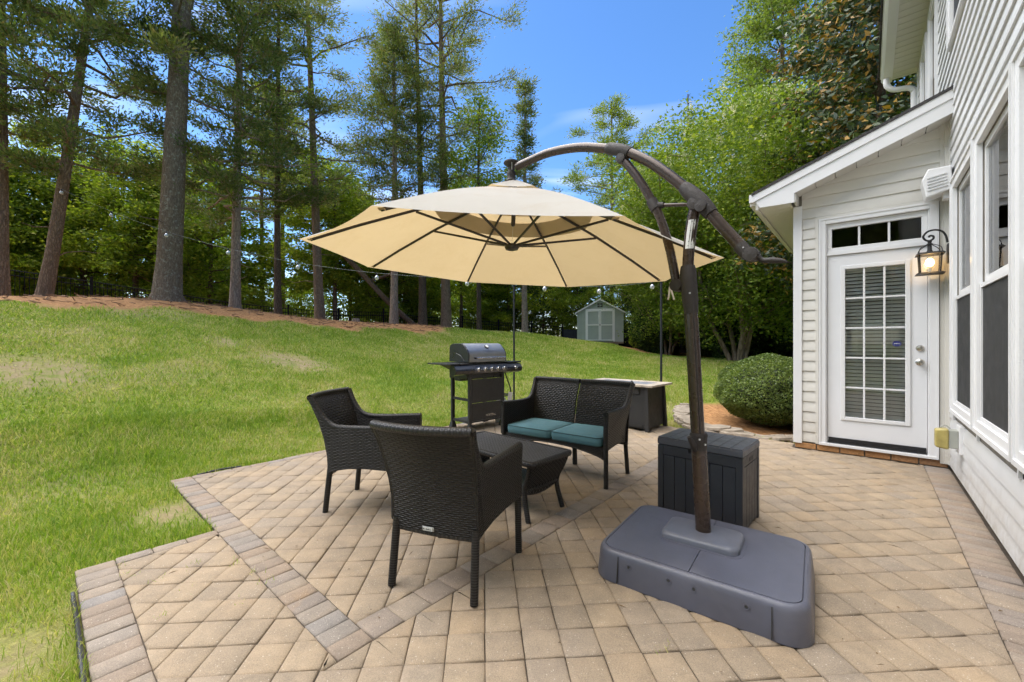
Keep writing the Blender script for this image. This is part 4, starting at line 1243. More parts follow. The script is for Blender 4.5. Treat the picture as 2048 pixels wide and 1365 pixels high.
# vent cap over the opening and a reinforcing band below it
mb = MB()
vs, fs = [], []
for kseg in range(8):
    base = len(vs)
    for j in range(6):
        s = 0.02 + 0.235 * j / 5
        for i in range(7):
            f = i / 6
            p0 = Vector(cpt(RC * s, A0 + kseg * math.pi / 4, HC + 0.058 - 0.66 * s)); p1 = Vector(cpt(RC * s, A0 + (kseg + 1) * math.pi / 4, HC + 0.058 - 0.66 * s))
            p = p0.lerp(p1, f); p.z -= 4 * f * (1 - f) * 0.012 * (0.3 + s * 3)
            vs.append(tuple(p))
    for j in range(5):
        for i in range(6):
            a = base + j * 7 + i; fs.append((a, a + 1, a + 8, a + 7))
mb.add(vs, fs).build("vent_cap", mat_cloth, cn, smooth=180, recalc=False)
mb = MB(); vs, fs = [], []
for kseg in range(8):
    base = len(vs)
    for j, (s, dz) in enumerate(((0.30, -0.014), (0.43, -0.018))):
        for i in range(7):
            f = i / 6
            h0 = rib_h(s) + dz
            p0 = Vector(cpt(RC * s, A0 + kseg * math.pi / 4, h0)); p1 = Vector(cpt(RC * s, A0 + (kseg + 1) * math.pi / 4, h0))
            p = p0.lerp(p1, f); p.z -= 4 * f * (1 - f) * 0.032 * s
            vs.append(tuple(p))
    for i in range(6):
        a = base + i; fs.append((a, a + 1, a + 8, a + 7))
mat_band = plain("tan_band_cloth", (0.60, 0.46, 0.27), 0.9, 0.05)
mb.add(vs, fs).build("inner_band", mat_band, cn, smooth=180, recalc=False)
HUBZ = 0.135
for kseg in range(8):
    a = A0 + kseg * math.pi / 4
    rb_ = [cpt(RC * s, a, rib_h(s) - 0.030) for s in (0.045, 0.25, 0.5, 0.75, 0.955)]
    rib = MB().tube(rb_, 0.0105, 6).build("rib", mat_rib, um)
    MB().tube([cpt(0.045, a, HUBZ + 0.01), cpt(RC * 0.50, a, rib_h(0.50) - 0.042)], 0.0095, 6).build("strut", mat_rib, um)
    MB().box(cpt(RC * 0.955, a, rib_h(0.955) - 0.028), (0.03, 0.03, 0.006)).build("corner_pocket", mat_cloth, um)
MB().lathe([(0.020, -0.035), (0.048, -0.028), (0.058, -0.012), (0.058, 0.004), (0.045, 0.014), (0.02, 0.018)], 16, cpt(0, 0, HUBZ)).build("runner_hub", mat_rib, um, smooth=40)
MB().tube([cpt(0, 0, 0.29), cpt(0, 0, 0.30), cpt(0, 0, HC)], [0.010, 0.017, 0.017], 12).build("centre_post", mat_rib, um, smooth=50)
MB().tube([cpt(0, 0, HUBZ), cpt(0, 0, 0.30)], 0.0016, 5).build("lift_cord", mat_label, um)
MB().lathe([(0.05, HC - 0.03), (0.05, HC - 0.01), (0.03, HC)], 14, cpt(0, 0, 0)[:2] + (CC.z,)).build("crown_hub", mat_rib, um, smooth=40)
hx, hy, _ = ul((-0.005, 3.234, 0))
MB().lathe([(0.048, 2.462), (0.052, 2.474), (0.034, 2.49), (0.030, 2.51), (0.036, 2.53), (0.033, 2.55), (0.024, 2.56), (0.028, 2.58), (0.028, 2.60)], 16, (hx, hy, 0)).build("hanger", mat_joint, um, smooth=40)
MB().lathe([(0.020, 2.595), (0.045, 2.60), (0.062, 2.618), (0.060, 2.628), (0.035, 2.638), (0.004, 2.64)], 18, (hx, hy, 0)).build("hanger_cap", mat_joint, um, smooth=50)
MB().tube([(hx + 0.004, hy - 0.05, 2.612), (hx + 0.004, hy - 0.045, 2.55)], 0.0018, 5).build("hanger_cord", mat_label, um)
# tie strap hanging from the hem
tp = Vector(cpt(RC * 0.98, A0 + 3 * math.pi / 4, 0.0))
mat_strap = plain("cream_strap", (0.55, 0.48, 0.36), 0.9)
for s in (-1, 1):
    MB().grid(lambda f, g, s=s: (tp.x + 0.05 + s * 0.028 * g ** 1.5 - 0.008 + 0.016 * f, tp.y - 0.06 + 0.01 * math.sin(g * 5), tp.z - 0.02 - 0.16 * g), 1, 6).build("tie_strap", mat_strap, um, smooth=180)

# ------------------------------------------------------------------ storage box
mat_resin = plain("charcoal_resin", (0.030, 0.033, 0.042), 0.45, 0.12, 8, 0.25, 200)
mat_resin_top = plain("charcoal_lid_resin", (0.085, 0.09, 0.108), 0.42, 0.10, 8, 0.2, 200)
SB = Vector((1.374, 2.871)); sba = R(-44.0)
sb = empty("storage_box", (SB.x, SB.y, 0), sba, "charcoal plank-pattern resin deck box standing behind the umbrella base", "deck box")
bw, bd, bh = 0.55, 0.405, 0.535
MB().span((-bw / 2 + 0.016, -bd / 2 + 0.016, 0.0), (bw / 2 - 0.016, bd / 2 - 0.016, bh - 0.05)).build("body", mat_ink, sb)
def face_planks(n, length, along):
    cw = 0.042
    out = []
    w_ = (length - 2 * cw) / n
    for i in range(n):
        a = -length / 2 + cw + i * w_
        out.append((a + 0.0018, a + w_ - 0.0018))
    return out
for sy in (-1, 1):
    for a, c in face_planks(6, bw, 'x'):
        MB().span((a, sy * (bd / 2 - 0.018), 0.012), (c, sy * (bd / 2 - 0.007), bh - 0.125)).build("plank", mat_resin, sb, bevel=0.002)
    MB().span((-bw / 2 + 0.042, sy * (bd / 2 - 0.018), bh - 0.121), (-0.06, sy * (bd / 2 - 0.005), bh - 0.056)).span((0.06, sy * (bd / 2 - 0.018), bh - 0.121), (bw / 2 - 0.042, sy * (bd / 2 - 0.005), bh - 0.056)).span((-0.06, sy * (bd / 2 - 0.018), bh - 0.121), (0.06, sy * (bd / 2 - 0.005), bh - 0.082)).build("top_rail", mat_resin, sb, bevel=0.002)
for sx in (-1, 1):
    for a, c in face_planks(5, bd, 'y'):
        MB().span((sx * (bw / 2 - 0.018), a, 0.012), (sx * (bw / 2 - 0.007), c, bh - 0.125)).build("plank", mat_resin, sb, bevel=0.002)
    MB().span((sx * (bw / 2 - 0.018), -bd / 2 + 0.042, bh - 0.119), (sx * (bw / 2 - 0.005), bd / 2 - 0.042, bh - 0.056)).build("top_rail", mat_resin, sb, bevel=0.002)
    MB().span((sx * (bw / 2 - 0.006), -0.045, bh - 0.105), (sx * (bw / 2 - 0.0035), 0.045, bh - 0.080)).build("hand_hold", mat_ink, sb)
    for sy in (-1, 1):
        MB().span((sx * (bw / 2 - 0.042), sy * (bd / 2 - 0.042), 0.0), (sx * (bw / 2 - 0.002), sy * (bd / 2 - 0.002), bh - 0.056)).build("corner_post", mat_resin, sb, bevel=0.004)
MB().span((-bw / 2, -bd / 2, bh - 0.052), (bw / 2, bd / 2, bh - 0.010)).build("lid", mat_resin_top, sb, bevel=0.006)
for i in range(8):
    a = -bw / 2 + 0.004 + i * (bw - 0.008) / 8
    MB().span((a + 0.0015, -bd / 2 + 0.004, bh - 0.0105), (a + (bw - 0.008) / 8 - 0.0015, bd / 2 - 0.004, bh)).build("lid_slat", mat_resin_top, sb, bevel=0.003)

# ------------------------------------------------------------------ wicker seating
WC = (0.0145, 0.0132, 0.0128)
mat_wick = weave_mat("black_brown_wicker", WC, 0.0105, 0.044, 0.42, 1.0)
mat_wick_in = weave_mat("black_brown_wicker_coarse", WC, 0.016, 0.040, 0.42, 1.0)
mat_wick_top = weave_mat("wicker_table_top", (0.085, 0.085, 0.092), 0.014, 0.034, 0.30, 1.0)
mat_wick_leg = weave_mat("wrapped_wicker", (0.022, 0.020, 0.019), 0.006, 5.0, 0.45, 0.35)
mat_wick_rim = weave_mat("wicker_edge_roll", (0.026, 0.024, 0.024), 0.012, 0.05, 0.36, 0.45)
mat_teal = plain("teal_cushion", (0.10, 0.235, 0.285), 0.85, 0.08, 6, 0.25, 300)
mat_pipe = plain("teal_piping", (0.05, 0.12, 0.14), 0.8)

def seat_side(parent, sx, xw, back_w, flare, depth_f, wick=None):
    """arm and side panel in one: rises from the arm into the wing of the back"""
    prof = [(-0.235, 0.285), (-0.243, 0.40), (-0.262, 0.52), (-0.295, 0.645), (-0.345, 0.765), (-0.372, 0.815), (-0.350, 0.820), (-0.315, 0.745), (-0.270, 0.675), (-0.222, 0.628), (-0.165, 0.607),
            (-0.05, 0.602), (0.12, 0.606), (depth_f, 0.612), (depth_f, 0.45), (depth_f, 0.318), (depth_f - 0.09, 0.322), (0.05, 0.325), (-0.08, 0.318), (-0.18, 0.300)]
    def X(y, z, inner):
        t = (y + 0.24) / (depth_f + 0.24)
        x = back_w + (xw - back_w) * max(0, min(1, t)) + flare * max(0, z - 0.45) * (1.0 if y < -0.15 else 0.35)
        return sx * (x - (0.042 if inner else 0))
    mb = MB().prism(prof, lambda y, z: (X(y, z, False), y, z), lambda y, z: (X(y, z, True), y, z))
    o = mb.build("side_panel", wick or mat_wick, parent, smooth=30)
    top = [(X(y, z, False) - sx * 0.021, y, z - 0.002) for y, z in prof[6:14]]
    MB().tube(smooth_line(top, 3), 0.0225, 8).build("arm_roll", mat_wick_rim, parent, smooth=60)
    return X

def leg(parent, top, bot, r=0.0195):
    MB().tube([bot, ((bot[0] + top[0]) / 2, (bot[1] + top[1]) / 2, (bot[2] + top[2]) / 2), top], r, 10).build("leg", mat_wick_leg, parent, smooth=60)

def back_panel(parent, x0, x1, flare, bow, mat_out, mat_inn, name="backrest"):
    prof = [(-0.235, 0.285), (-0.243, 0.40), (-0.262, 0.52), (-0.295, 0.645), (-0.345, 0.765), (-0.372, 0.815)]
    ln = smooth_line([(0, y, z) for y, z in prof], 3)
    def pt(s, t, inner):
        q = ln[min(len(ln) - 1, int(round(t * (len(ln) - 1))))]
        xw = flare * max(0, q.z - 0.45)
        x = (x0 - xw) + (x1 - x0 + 2 * xw) * s if flare else x0 + (x1 - x0) * s
        b_ = bow * (0.3 + 0.7 * t) * (1 - (2 * s - 1) ** 2)
        d = 0.03 if inner else 0.0
        return (x, q.y - b_ + d * 0.95, q.z - d * 0.2)
    nv = len(ln) - 1
    w_ = x1 - x0
    mb = MB().grid(lambda s, t: pt(s, t, False), 14, nv, w_, 0.56)
    mb.build(name + "_rear" if False else "backrest", mat_out, parent, smooth=180)
    MB().grid(lambda s, t: pt(s, t, True), 14, nv, w_, 0.56).build("backrest_lining", mat_inn, parent, smooth=180)
    MB().tube([tuple(Vector(pt(i / 14, 1, False)) * 0.5 + Vector(pt(i / 14, 1, True)) * 0.5) for i in range(15)], 0.0225, 8).build("top_roll", mat_wick_rim, parent, smooth=60)
    MB().tube([tuple(Vector(pt(i / 14, 0, False)) * 0.5 + Vector(pt(i / 14, 0, True)) * 0.5) for i in range(15)], 0.0165, 8).build("bottom_roll", mat_wick_rim, parent, smooth=60)

def apron(parent, xa, xb, y, zt, zb, rise):
    n = 16
    def fn(s, t, dy):
        z0 = zb + rise * (1 - (2 * s - 1) ** 2) ** 0.8 if 0 < s < 1 else zb
        return (xa + (xb - xa) * s, y + dy, z0 + (zt - z0) * t)
    MB().grid(lambda s, t: fn(s, t, 0), n, 3, xb - xa, zt - zb).grid(lambda s, t: fn(s, t, -0.02), n, 3, xb - xa, zt - zb).build("front_apron", mat_wick_in, parent, smooth=180)
    MB().tube([fn(i / n, 0, -0.01) for i in range(n + 1)], 0.012, 6).build("apron_edge", mat_wick_rim, parent, smooth=60)

def armchair(loc, rz, label, tagged):
    c = empty("wicker_armchair", loc, rz, label, "armchair", "wicker armchairs of the set")
    for sx in (-1, 1): seat_side(c, sx, 0.272, 0.238, 0.10, 0.27)
    back_panel(c, -0.228, 0.228, 0.085, 0.045, mat_wick, mat_wick_in)
    MB().grid(lambda s, t: (-0.21 + 0.42 * s, -0.23 + 0.47 * t, 0.345), 4, 4, 0.42, 0.47).grid(lambda s, t: (-0.21 + 0.42 * s, -0.23 + 0.47 * t, 0.315), 4, 4, 0.42, 0.47).build("seat", mat_wick_in, c)
    apron(c, -0.232, 0.232, 0.262, 0.36, 0.295, 0.03)
    for sx in (-1, 1):
        leg(c, (sx * 0.218, -0.228, 0.33), (sx * 0.226, -0.262, 0.0))
        leg(c, (sx * 0.250, 0.250, 0.60), (sx * 0.256, 0.262, 0.0))
    if tagged:
        MB().span((-0.052, -0.262, 0.300), (0.012, -0.258, 0.318)).build("brand_tag", mat_label, c)
        rr = random.Random(2)
        for i in range(7):
            x = -0.044 + i * 0.0068
            MB().span((x, -0.2628, 0.304), (x + rr.uniform(0.002, 0.005), -0.2622, 0.304 + rr.uniform(0.004, 0.009))).build("tag_print", mat_ink, c)
        MB().span((-0.0515, -0.2626, 0.3005), (-0.047, -0.2622, 0.3175)).span((0.0075, -0.2626, 0.3005), (0.0115, -0.2622, 0.3175)).build("tag_end", mat_ink, c)
    return c
armchair((-0.293, 2.195, 0), R(-20.5), "dark wicker armchair seen from behind with a small white tag", True)
armchair((-1.035, 3.090, 0), R(-97.0), "dark wicker armchair turned sideways next to the lawn", False)

# love seat
ls = empty("wicker_loveseat", (0.485, 3.865, 0), R(-216.5 + 0.0), "dark wicker love seat with two teal seat cushions", "love seat")
hw = 0.545
for sx in (-1, 1): seat_side(ls, sx, hw + 0.01, hw - 0.02, 0.10, 0.25)
back_panel(ls, -hw + 0.005, -0.008, 0.0, 0.03, mat_wick, mat_wick_in)
back_panel(ls, 0.008, hw - 0.005, 0.0, 0.03, mat_wick, mat_wick_in)
MB().grid(lambda s, t: (-hw + 0.04 + (2 * hw - 0.08) * s, -0.23 + 0.45 * t, 0.325), 6, 4, 1.0, 0.45).grid(lambda s, t: (-hw + 0.04 + (2 * hw - 0.08) * s, -0.23 + 0.45 * t, 0.30), 6, 4, 1.0, 0.45).build("seat", mat_wick_in, ls)
apron(ls, -hw + 0.02, hw - 0.02, 0.238, 0.335, 0.235, 0.075)
for sx in (-1, 1):
    leg(ls, (sx * (hw - 0.03), -0.228, 0.33), (sx * (hw - 0.02), -0.262, 0.0))
    leg(ls, (sx * (hw - 0.015), 0.232, 0.60), (sx * (hw - 0.012), 0.240, 0.0))
leg(ls, (0, -0.22, 0.33), (0, -0.235, 0.0), 0.024)
for sx in (-1, 1):
    cu_ = MB()
    w2, d2, r_, n_ = 0.478, 0.475, 0.045, 5
    lev = [(-0.006, 0.0), (0.004, 0.012), (0.008, 0.035), (0.004, 0.060), (-0.004, 0.070), (-0.05, 0.080), (-0.14, 0.086)]
    rings = []
    for g, z in lev:
        rr_ = max(0.01, r_ + g)
        rings.append([(x, y, z) for x, y in rrect(w2 + 2 * g, d2 + 2 * g, rr_, n_)])
    m_ = len(rings[0]); vs = [p for rg in rings for p in rg]
    fs = [(i * m_ + q, i * m_ + (q + 1) % m_, (i + 1) * m_ + (q + 1) % m_, (i + 1) * m_ + q) for i in range(len(rings) - 1) for q in range(m_)]
    fs.append(tuple(reversed(range(m_)))); fs.append(tuple((len(rings) - 1) * m_ + q for q in range(m_)))
    cu_.add(vs, fs)
    cshn = empty("seat_cushion", tuple(ls.matrix_basis @ Vector((sx * 0.246, 0.012, 0.338))), ls.rotation_euler[2],
                 "teal seat cushion at the armchair end of the love seat" if sx > 0 else "teal seat cushion at the storage box end of the love seat", "cushion", "teal cushions on the love seat")
    # set level with a slight sit
    cshn.location.z = 0.338
    cu_.build("cover", mat_teal, cshn, smooth=60)
    for z in (0.003, 0.068):
        MB().tube([(x, y, z) for x, y in rrect(w2 - 0.002 + (0.006 if z > 0.03 else 0), d2 - 0.002 + (0.006 if z > 0.03 else 0), r_, n_)], 0.0048, 6, closed=True).build("piping", mat_pipe, cshn, smooth=60)

# coffee table
ct = empty("wicker_coffee_table", (-0.06, 3.14, 0), math.atan2(-0.685, 0.728), "dark wicker coffee table with a woven top and lower shelf", "coffee table")
tl, tw, th = 0.93, 0.44, 0.415
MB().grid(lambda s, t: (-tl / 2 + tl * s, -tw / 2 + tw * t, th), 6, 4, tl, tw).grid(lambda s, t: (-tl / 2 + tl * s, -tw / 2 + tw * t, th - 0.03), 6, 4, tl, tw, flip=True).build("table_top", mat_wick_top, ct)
MB().tube([(x, y, th - 0.014) for x, y in rrect(tl, tw, 0.03, 4)], 0.021, 8, closed=True).build("top_edge_roll", mat_wick_rim, ct, smooth=60)
for sx in (-1, 1):
    def sp(s, t, d, sx=sx):
        z = 0.185 + (th - 0.03 - 0.185) * t
        inn = 0.085 * (1 - t) ** 1.3
        yw = tw / 2 - 0.008 - 0.035 * (1 - t)
        return (sx * (tl / 2 - 0.012 - inn - d), -yw + 2 * yw * s, z - (0.0 if t > 0 else 0.03 * (1 - (2 * s - 1) ** 2)))
    MB().grid(lambda s, t: sp(s, t, 0), 8, 6, tw, 0.25).grid(lambda s, t: sp(s, t, 0.03), 8, 6, tw, 0.25).build("end_panel", mat_wick_in, ct, smooth=180)
    MB().tube([sp(i / 8, 0, 0.015) for i in range(9)], 0.017, 8).build("end_panel_roll", mat_wick_rim, ct, smooth=60)
    for sy in (-1, 1):
        yw = tw / 2 - 0.03
        MB().tube(smooth_line([(sx * (tl / 2 - 0.055), sy * (yw + 0.0), 0.0), (sx * (tl / 2 - 0.10), sy * (yw - 0.012), 0.18), (sx * (tl / 2 - 0.06), sy * (yw - 0.004), 0.30), (sx * (tl / 2 - 0.035), sy * (yw + 0.006), th - 0.03)], 3), 0.018, 10).build("leg", mat_wick_leg, ct, smooth=60)
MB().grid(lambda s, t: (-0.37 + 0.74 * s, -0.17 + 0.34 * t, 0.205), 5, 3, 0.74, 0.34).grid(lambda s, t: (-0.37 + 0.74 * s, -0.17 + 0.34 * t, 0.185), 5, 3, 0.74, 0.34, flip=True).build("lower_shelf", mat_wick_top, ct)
MB().tube([(x, y, 0.196) for x, y in rrect(0.745, 0.345, 0.02, 3)], 0.013, 6, closed=True).build("shelf_edge_roll", mat_wick_rim, ct, smooth=60)
# ------------------------------------------------------------------ gas grill
mat_gblack = plain("grill_black_enamel", (0.020, 0.020, 0.022), 0.30, 0.15, 6, 0.04, 60, spec=0.5)
mat_gmatt = plain("grill_powder_coat", (0.024, 0.024, 0.025), 0.55, 0.15, 10, 0.1, 300)
mat_ggrey = plain("grill_grey_panel", (0.085, 0.088, 0.098), 0.35, 0.1, 8, metal=0.4)
mat_gsteel = plain("brushed_steel", (0.55, 0.55, 0.55), 0.25, 0.1, 40, metal=1.0)
mat_glid = plain("grill_lid_enamel", (0.30, 0.30, 0.305), 0.42, 0.1, 6, metal=0.9, spec=0.7)
gr = empty("gas_grill", (-0.344, 5.744, 0), R(43.1), "black gas grill with five knobs and side shelves at the lawn edge", "grill")
gd = 0.42
for sx in (-1, 1):
    for y in (0.02, gd):
        x = sx * 0.295
        MB().span((x - 0.024, y - 0.02, 0.06), (x + 0.024, y + 0.02, 0.78)).build("leg", mat_gmatt, gr, bevel=0.004)
        MB().prism([(-1, -1), (1, -1), (1, 1), (-1, 1)], lambda a, c: (x + a * 0.042, y + c * 0.040, 0.0), lambda a, c: (x + a * 0.024, y + c * 0.021, 0.085)).build("foot", mat_gmatt, gr, bevel=0.003)
    MB().span((sx * 0.295 - 0.012, 0.04, 0.40), (sx * 0.295 + 0.012, gd - 0.02, 0.435)).build("side_rail", mat_gmatt, gr)
    MB().span((sx * 0.295 - 0.012, 0.04, 0.095), (sx * 0.295 + 0.012, gd - 0.02, 0.13)).build("side_rail", mat_gmatt, gr)
MB().span((-0.27, 0.0, 0.375), (0.27, 0.016, 0.70)).build("front_panel", mat_gmatt, gr, bevel=0.004)
MB().span((-0.27, 0.0, 0.13), (0.27, 0.016, 0.370)).build("front_panel", mat_gmatt, gr, bevel=0.004)
MB().span((-0.27, 0.03, 0.10), (0.27, gd - 0.02, 0.12)).build("bottom_shelf", mat_gmatt, gr)
MB().span((-0.33, 0.18, 0.67), (-0.18, 0.32, 0.72)).build("grease_tray", mat_gmatt, gr, bevel=0.006)
MB().prism([(0.02, 0.76), (-0.075, 0.785), (-0.090, 0.83), (-0.045, 0.895), (0.03, 0.905), (0.06, 0.80)], lambda y, z: (-0.60, y, z), lambda y, z: (0.60, y, z)).build("control_console", mat_gblack, gr, bevel=0.004)
MB().prism([(-0.0915, 0.832), (-0.0475, 0.894), (-0.0455, 0.893), (-0.0890, 0.831)], lambda y, z: (-0.29, y - 0.002, z + 0.001), lambda y, z: (0.30, y - 0.002, z + 0.001)).prism([(-0.0765, 0.789), (-0.0915, 0.828), (-0.0890, 0.827), (-0.0745, 0.789)], lambda y, z: (-0.29, y - 0.002, z), lambda y, z: (0.30, y - 0.002, z)).build("knob_panel", mat_ggrey, gr)
MB().prism([(-0.0905, 0.848), (-0.062, 0.888), (-0.060, 0.886), (-0.0885, 0.846)], lambda y, z: (-0.595, y + 0.006, z), lambda y, z: (-0.295, y + 0.006, z)).prism([(-0.0905, 0.848), (-0.062, 0.888), (-0.060, 0.886), (-0.0885, 0.846)], lambda y, z: (0.305, y + 0.006, z), lambda y, z: (0.595, y + 0.006, z)).build("console_stripe", mat_ggrey, gr)
Mk = Matrix.Rotation(R(78), 3, 'X')
for i in range(5):
    x = -0.225 + i * 0.115
    kb = MB().lathe([(0.030, 0.0), (0.030, 0.006), (0.024, 0.009), (0.022, 0.030), (0.018, 0.034), (0.002, 0.034)], 16, (x, -0.084, 0.838), Mk).build("knob", mat_gsteel, gr, smooth=40)
    MB().box((x, -0.116, 0.845), (0.009, 0.016, 0.040), Mk @ Matrix.Rotation(R(90), 3, 'X')).build("knob_grip", mat_gmatt, kb)
MB().lathe([(0.026, 0.0), (0.020, 0.010), (0.018, 0.030), (0.002, 0.032)], 14, (0.47, -0.080, 0.838), Mk).build("side_burner_knob", mat_gsteel, gr, smooth=40)
MB().lathe([(0.012, 0.0), (0.011, 0.018), (0.002, 0.020)], 12, (-0.335, -0.082, 0.832), Mk).build("igniter_button", mat_gmatt, gr, smooth=40)
MB().span((-0.335, 0.03, 0.70), (0.335, gd + 0.03, 0.925)).build("firebox", mat_gblack, gr, bevel=0.006)
for s in (-1, 1):
    MB().span((s * 0.345, -0.045, 0.908), (s * (0.70 if s < 0 else 0.615), gd + 0.02, 0.926)).build("side_shelf", mat_gblack, gr, bevel=0.005)
    MB().prism([(0.345, 0.80), (0.58, 0.906), (0.345, 0.906)], lambda x, z: (s * x, 0.06, z), lambda x, z: (s * x, 0.35, z)).build("shelf_bracket", mat_gmatt, gr)
# lid: rounded hood, end castings
hood = [(-0.015, 0.935), (-0.018, 1.02), (-0.012, 1.06), (0.02, 1.105), (0.085, 1.165), (0.12, 1.185), (0.16, 1.192), (0.36, 1.188), (0.415, 1.17), (0.435, 1.12), (0.440, 0.935)]
hd = MB()
n_ = len(hood)
vs = [(-0.325, y, z) for y, z in hood] + [(0.325, y, z) for y, z in hood]
fs = [(i, i + 1, n_ + i + 1, n_ + i) for i in range(n_ - 1)]
hd.add(vs, fs); hd.build("lid", mat_glid, gr, smooth=35)
for s in (-1, 1):
    MB().prism(hood, lambda y, z: (s * 0.325, y, z), lambda y, z: (s * 0.345, y * 0.985 + 0.003, 0.935 + (z - 0.935) * 0.985)).build("lid_end", mat_gblack, gr, bevel=0.004)
    MB().tube(smooth_line([(s * 0.347, 0.08, 0.95), (s * 0.347, 0.16, 1.02), (s * 0.347, 0.26, 1.05)], 4), 0.006, 6).build("lid_bead", mat_gblack, gr)
MB().tube([(-0.235, -0.062, 0.992), (0.285, -0.062, 0.992)], 0.0115, 10).build("lid_handle", mat_gsteel, gr, smooth=50)
for x in (-0.235, 0.285):
    MB().tube([(x, -0.015, 0.992), (x, -0.062, 0.992)], 0.013, 8).build("handle_post", mat_gmatt, gr, smooth=50)
Mt = Matrix.Rotation(R(-46), 3, 'X') 
MB().lathe([(0.034, -0.004), (0.034, 0.010), (0.028, 0.014), (0.002, 0.014)], 18, (0.03, 0.058, 1.143), Matrix.Rotation(R(44), 3, 'X')).build("thermometer_rim", mat_gmatt, gr, smooth=40)
MB().lathe([(0.026, 0.0142), (0.002, 0.0152)], 18, (0.03, 0.058, 1.143), Matrix.Rotation(R(44), 3, 'X')).build("thermometer_face", mat_label, gr)
MB().box((0.05, 0.012, 1.098), (0.22, 0.003, 0.030), Matrix.Rotation(R(-40), 3, 'X')).build("lid_plate", mat_glid, gr, bevel=0.002)
fc = bpy.data.curves.new("maker_lettering", 'FONT'); fc.body = "NEXGRILL"; fc.size = 0.040; fc.extrude = 0.0006; fc.align_x = 'CENTER'
fo0 = bpy.data.objects.new("maker_lettering_curve", fc); col.objects.link(fo0); bpy.context.view_layer.update()
fm = bpy.data.meshes.new_from_object(fo0.evaluated_get(bpy.context.evaluated_depsgraph_get())); bpy.data.objects.remove(fo0)
fo = link("maker_lettering", fm, gr); fo.location = (0.06, -0.0012, 0.175); fo.rotation_euler = (R(90), 0, 0); fm.materials.clear(); fm.materials.append(mat_gsteel)
hs = smooth_line([(0.40, 0.10, 0.83), (0.42, 0.08, 0.72), (0.46, 0.06, 0.60), (0.49, 0.05, 0.50), (0.485, 0.06, 0.44)], 5)
MB().tube(hs, 0.009, 8).tube(smooth_line([(0.30, 0.05, 0.46), (0.36, 0.05, 0.455), (0.45, 0.05, 0.44)], 4), 0.006, 6).build("gas_hose", mat_gmatt, gr, smooth=60)
MB().box((0.475, 0.045, 0.40), (0.085, 0.004, 0.13), Matrix.Rotation(R(8), 3, 'Y')).build("hose_tag", mat_label, gr)
pt_ = MB().lathe([(0.10, 0.0), (0.105, 0.02), (0.15, 0.05), (0.152, 0.24), (0.12, 0.30), (0.05, 0.33), (0.05, 0.36), (0.02, 0.37), (0.02, 0.41)], 20, (0, 0, 0))
tank = empty("gas_cylinder", tuple(gr.matrix_basis @ Vector((0.50, 0.25, 0.0)))[:2] + (0.0,), 0, "grey gas cylinder standing beside the grill", "gas cylinder")
pt_.build("body", plain("grey_cylinder", (0.42, 0.42, 0.41), 0.45, 0.1), tank, smooth=50)
MB().tube([(x, y, 0.40) for x, y in rrect(0.20, 0.20, 0.098, 5)], 0.009, 6, closed=True).build("collar", mat_gmatt, tank)

# ------------------------------------------------------------------ fire table
mat_ftop = plain("stone_tile_top", (0.42, 0.36, 0.29), 0.6, 0.22, 7, 0.2, 60)
mat_fgrey = plain("burner_lid_grey", (0.30, 0.31, 0.35), 0.35, 0.1, metal=0.3)
mat_fbody = plain("dark_powder_coat", (0.022, 0.021, 0.021), 0.5, 0.15)
ft = empty("fire_table", (1.67, 6.02, 0), math.atan2(-0.685, 0.728), "dark fire pit table with a tan stone top behind the love seat", "fire table")
fl, fw, fh = 1.12, 0.66, 0.63
for sx in (-1, 1):
    MB().span((sx * (fl / 2 - 0.15), -fw / 2, fh - 0.028), (sx * fl / 2, fw / 2, fh)).build("top_tile", mat_ftop, ft, bevel=0.004)
for sy in (-1, 1):
    MB().span((-fl / 2 + 0.152, sy * (fw / 2 - 0.15), fh - 0.028), (0.0 - 0.001, sy * fw / 2, fh)).build("top_tile", mat_ftop, ft, bevel=0.004)
    MB().span((0.001, sy * (fw / 2 - 0.15), fh - 0.028), (fl / 2 - 0.152, sy * fw / 2, fh)).build("top_tile", mat_ftop, ft, bevel=0.004)
MB().span((-fl / 2 + 0.153, -fw / 2 + 0.153, fh - 0.03), (fl / 2 - 0.153, fw / 2 - 0.153, fh - 0.004)).build("burner_lid", mat_fgrey, ft, bevel=0.004)
MB().lathe([(0.012, 0), (0.012, 0.012), (0.016, 0.02), (0.002, 0.026)], 10, (0.1, 0.0, fh - 0.004)).build("lid_knob", mat_ink, ft)
bt, bb_ = (0.46, 0.26), (0.49, 0.29)
for sy in (-1, 1):
    MB().prism([(-1, 0.035), (1, 0.035), (1, fh - 0.03), (-1, fh - 0.03)], lambda a, z: (a * 0.44, sy * (0.27 - 0.02 * z / fh), z), lambda a, z: (a * 0.44, sy * (0.255 - 0.02 * z / fh), z)).build("side_panel", mat_fbody, ft)
    MB().span((-0.40, sy * 0.276, 0.055), (0.40, sy * 0.282, 0.085)).build("panel_rail", mat_fbody, ft)
for sx in (-1, 1):
    MB().prism([(-1, 0.035), (1, 0.035), (1, fh - 0.03), (-1, fh - 0.03)], lambda a, z: (sx * (0.465 - 0.02 * z / fh), a * 0.24, z), lambda a, z: (sx * (0.450 - 0.02 * z / fh), a * 0.24, z)).build("end_panel", mat_fbody, ft)
    for sy in (-1, 1):
        MB().prism([(-1, -1), (1, -1), (1, 1), (-1, 1)], lambda a, c: (sx * 0.475 + a * 0.026, sy * 0.285 + c * 0.026, 0.0), lambda a, c: (sx * 0.450 + a * 0.024, sy * 0.26 + c * 0.024, fh - 0.03)).build("leg", mat_fbody, ft, bevel=0.003)
MB().span((0.12, -0.2725, fh - 0.13), (0.34, -0.262, fh - 0.06)).build("control_plate", mat_ink, ft)
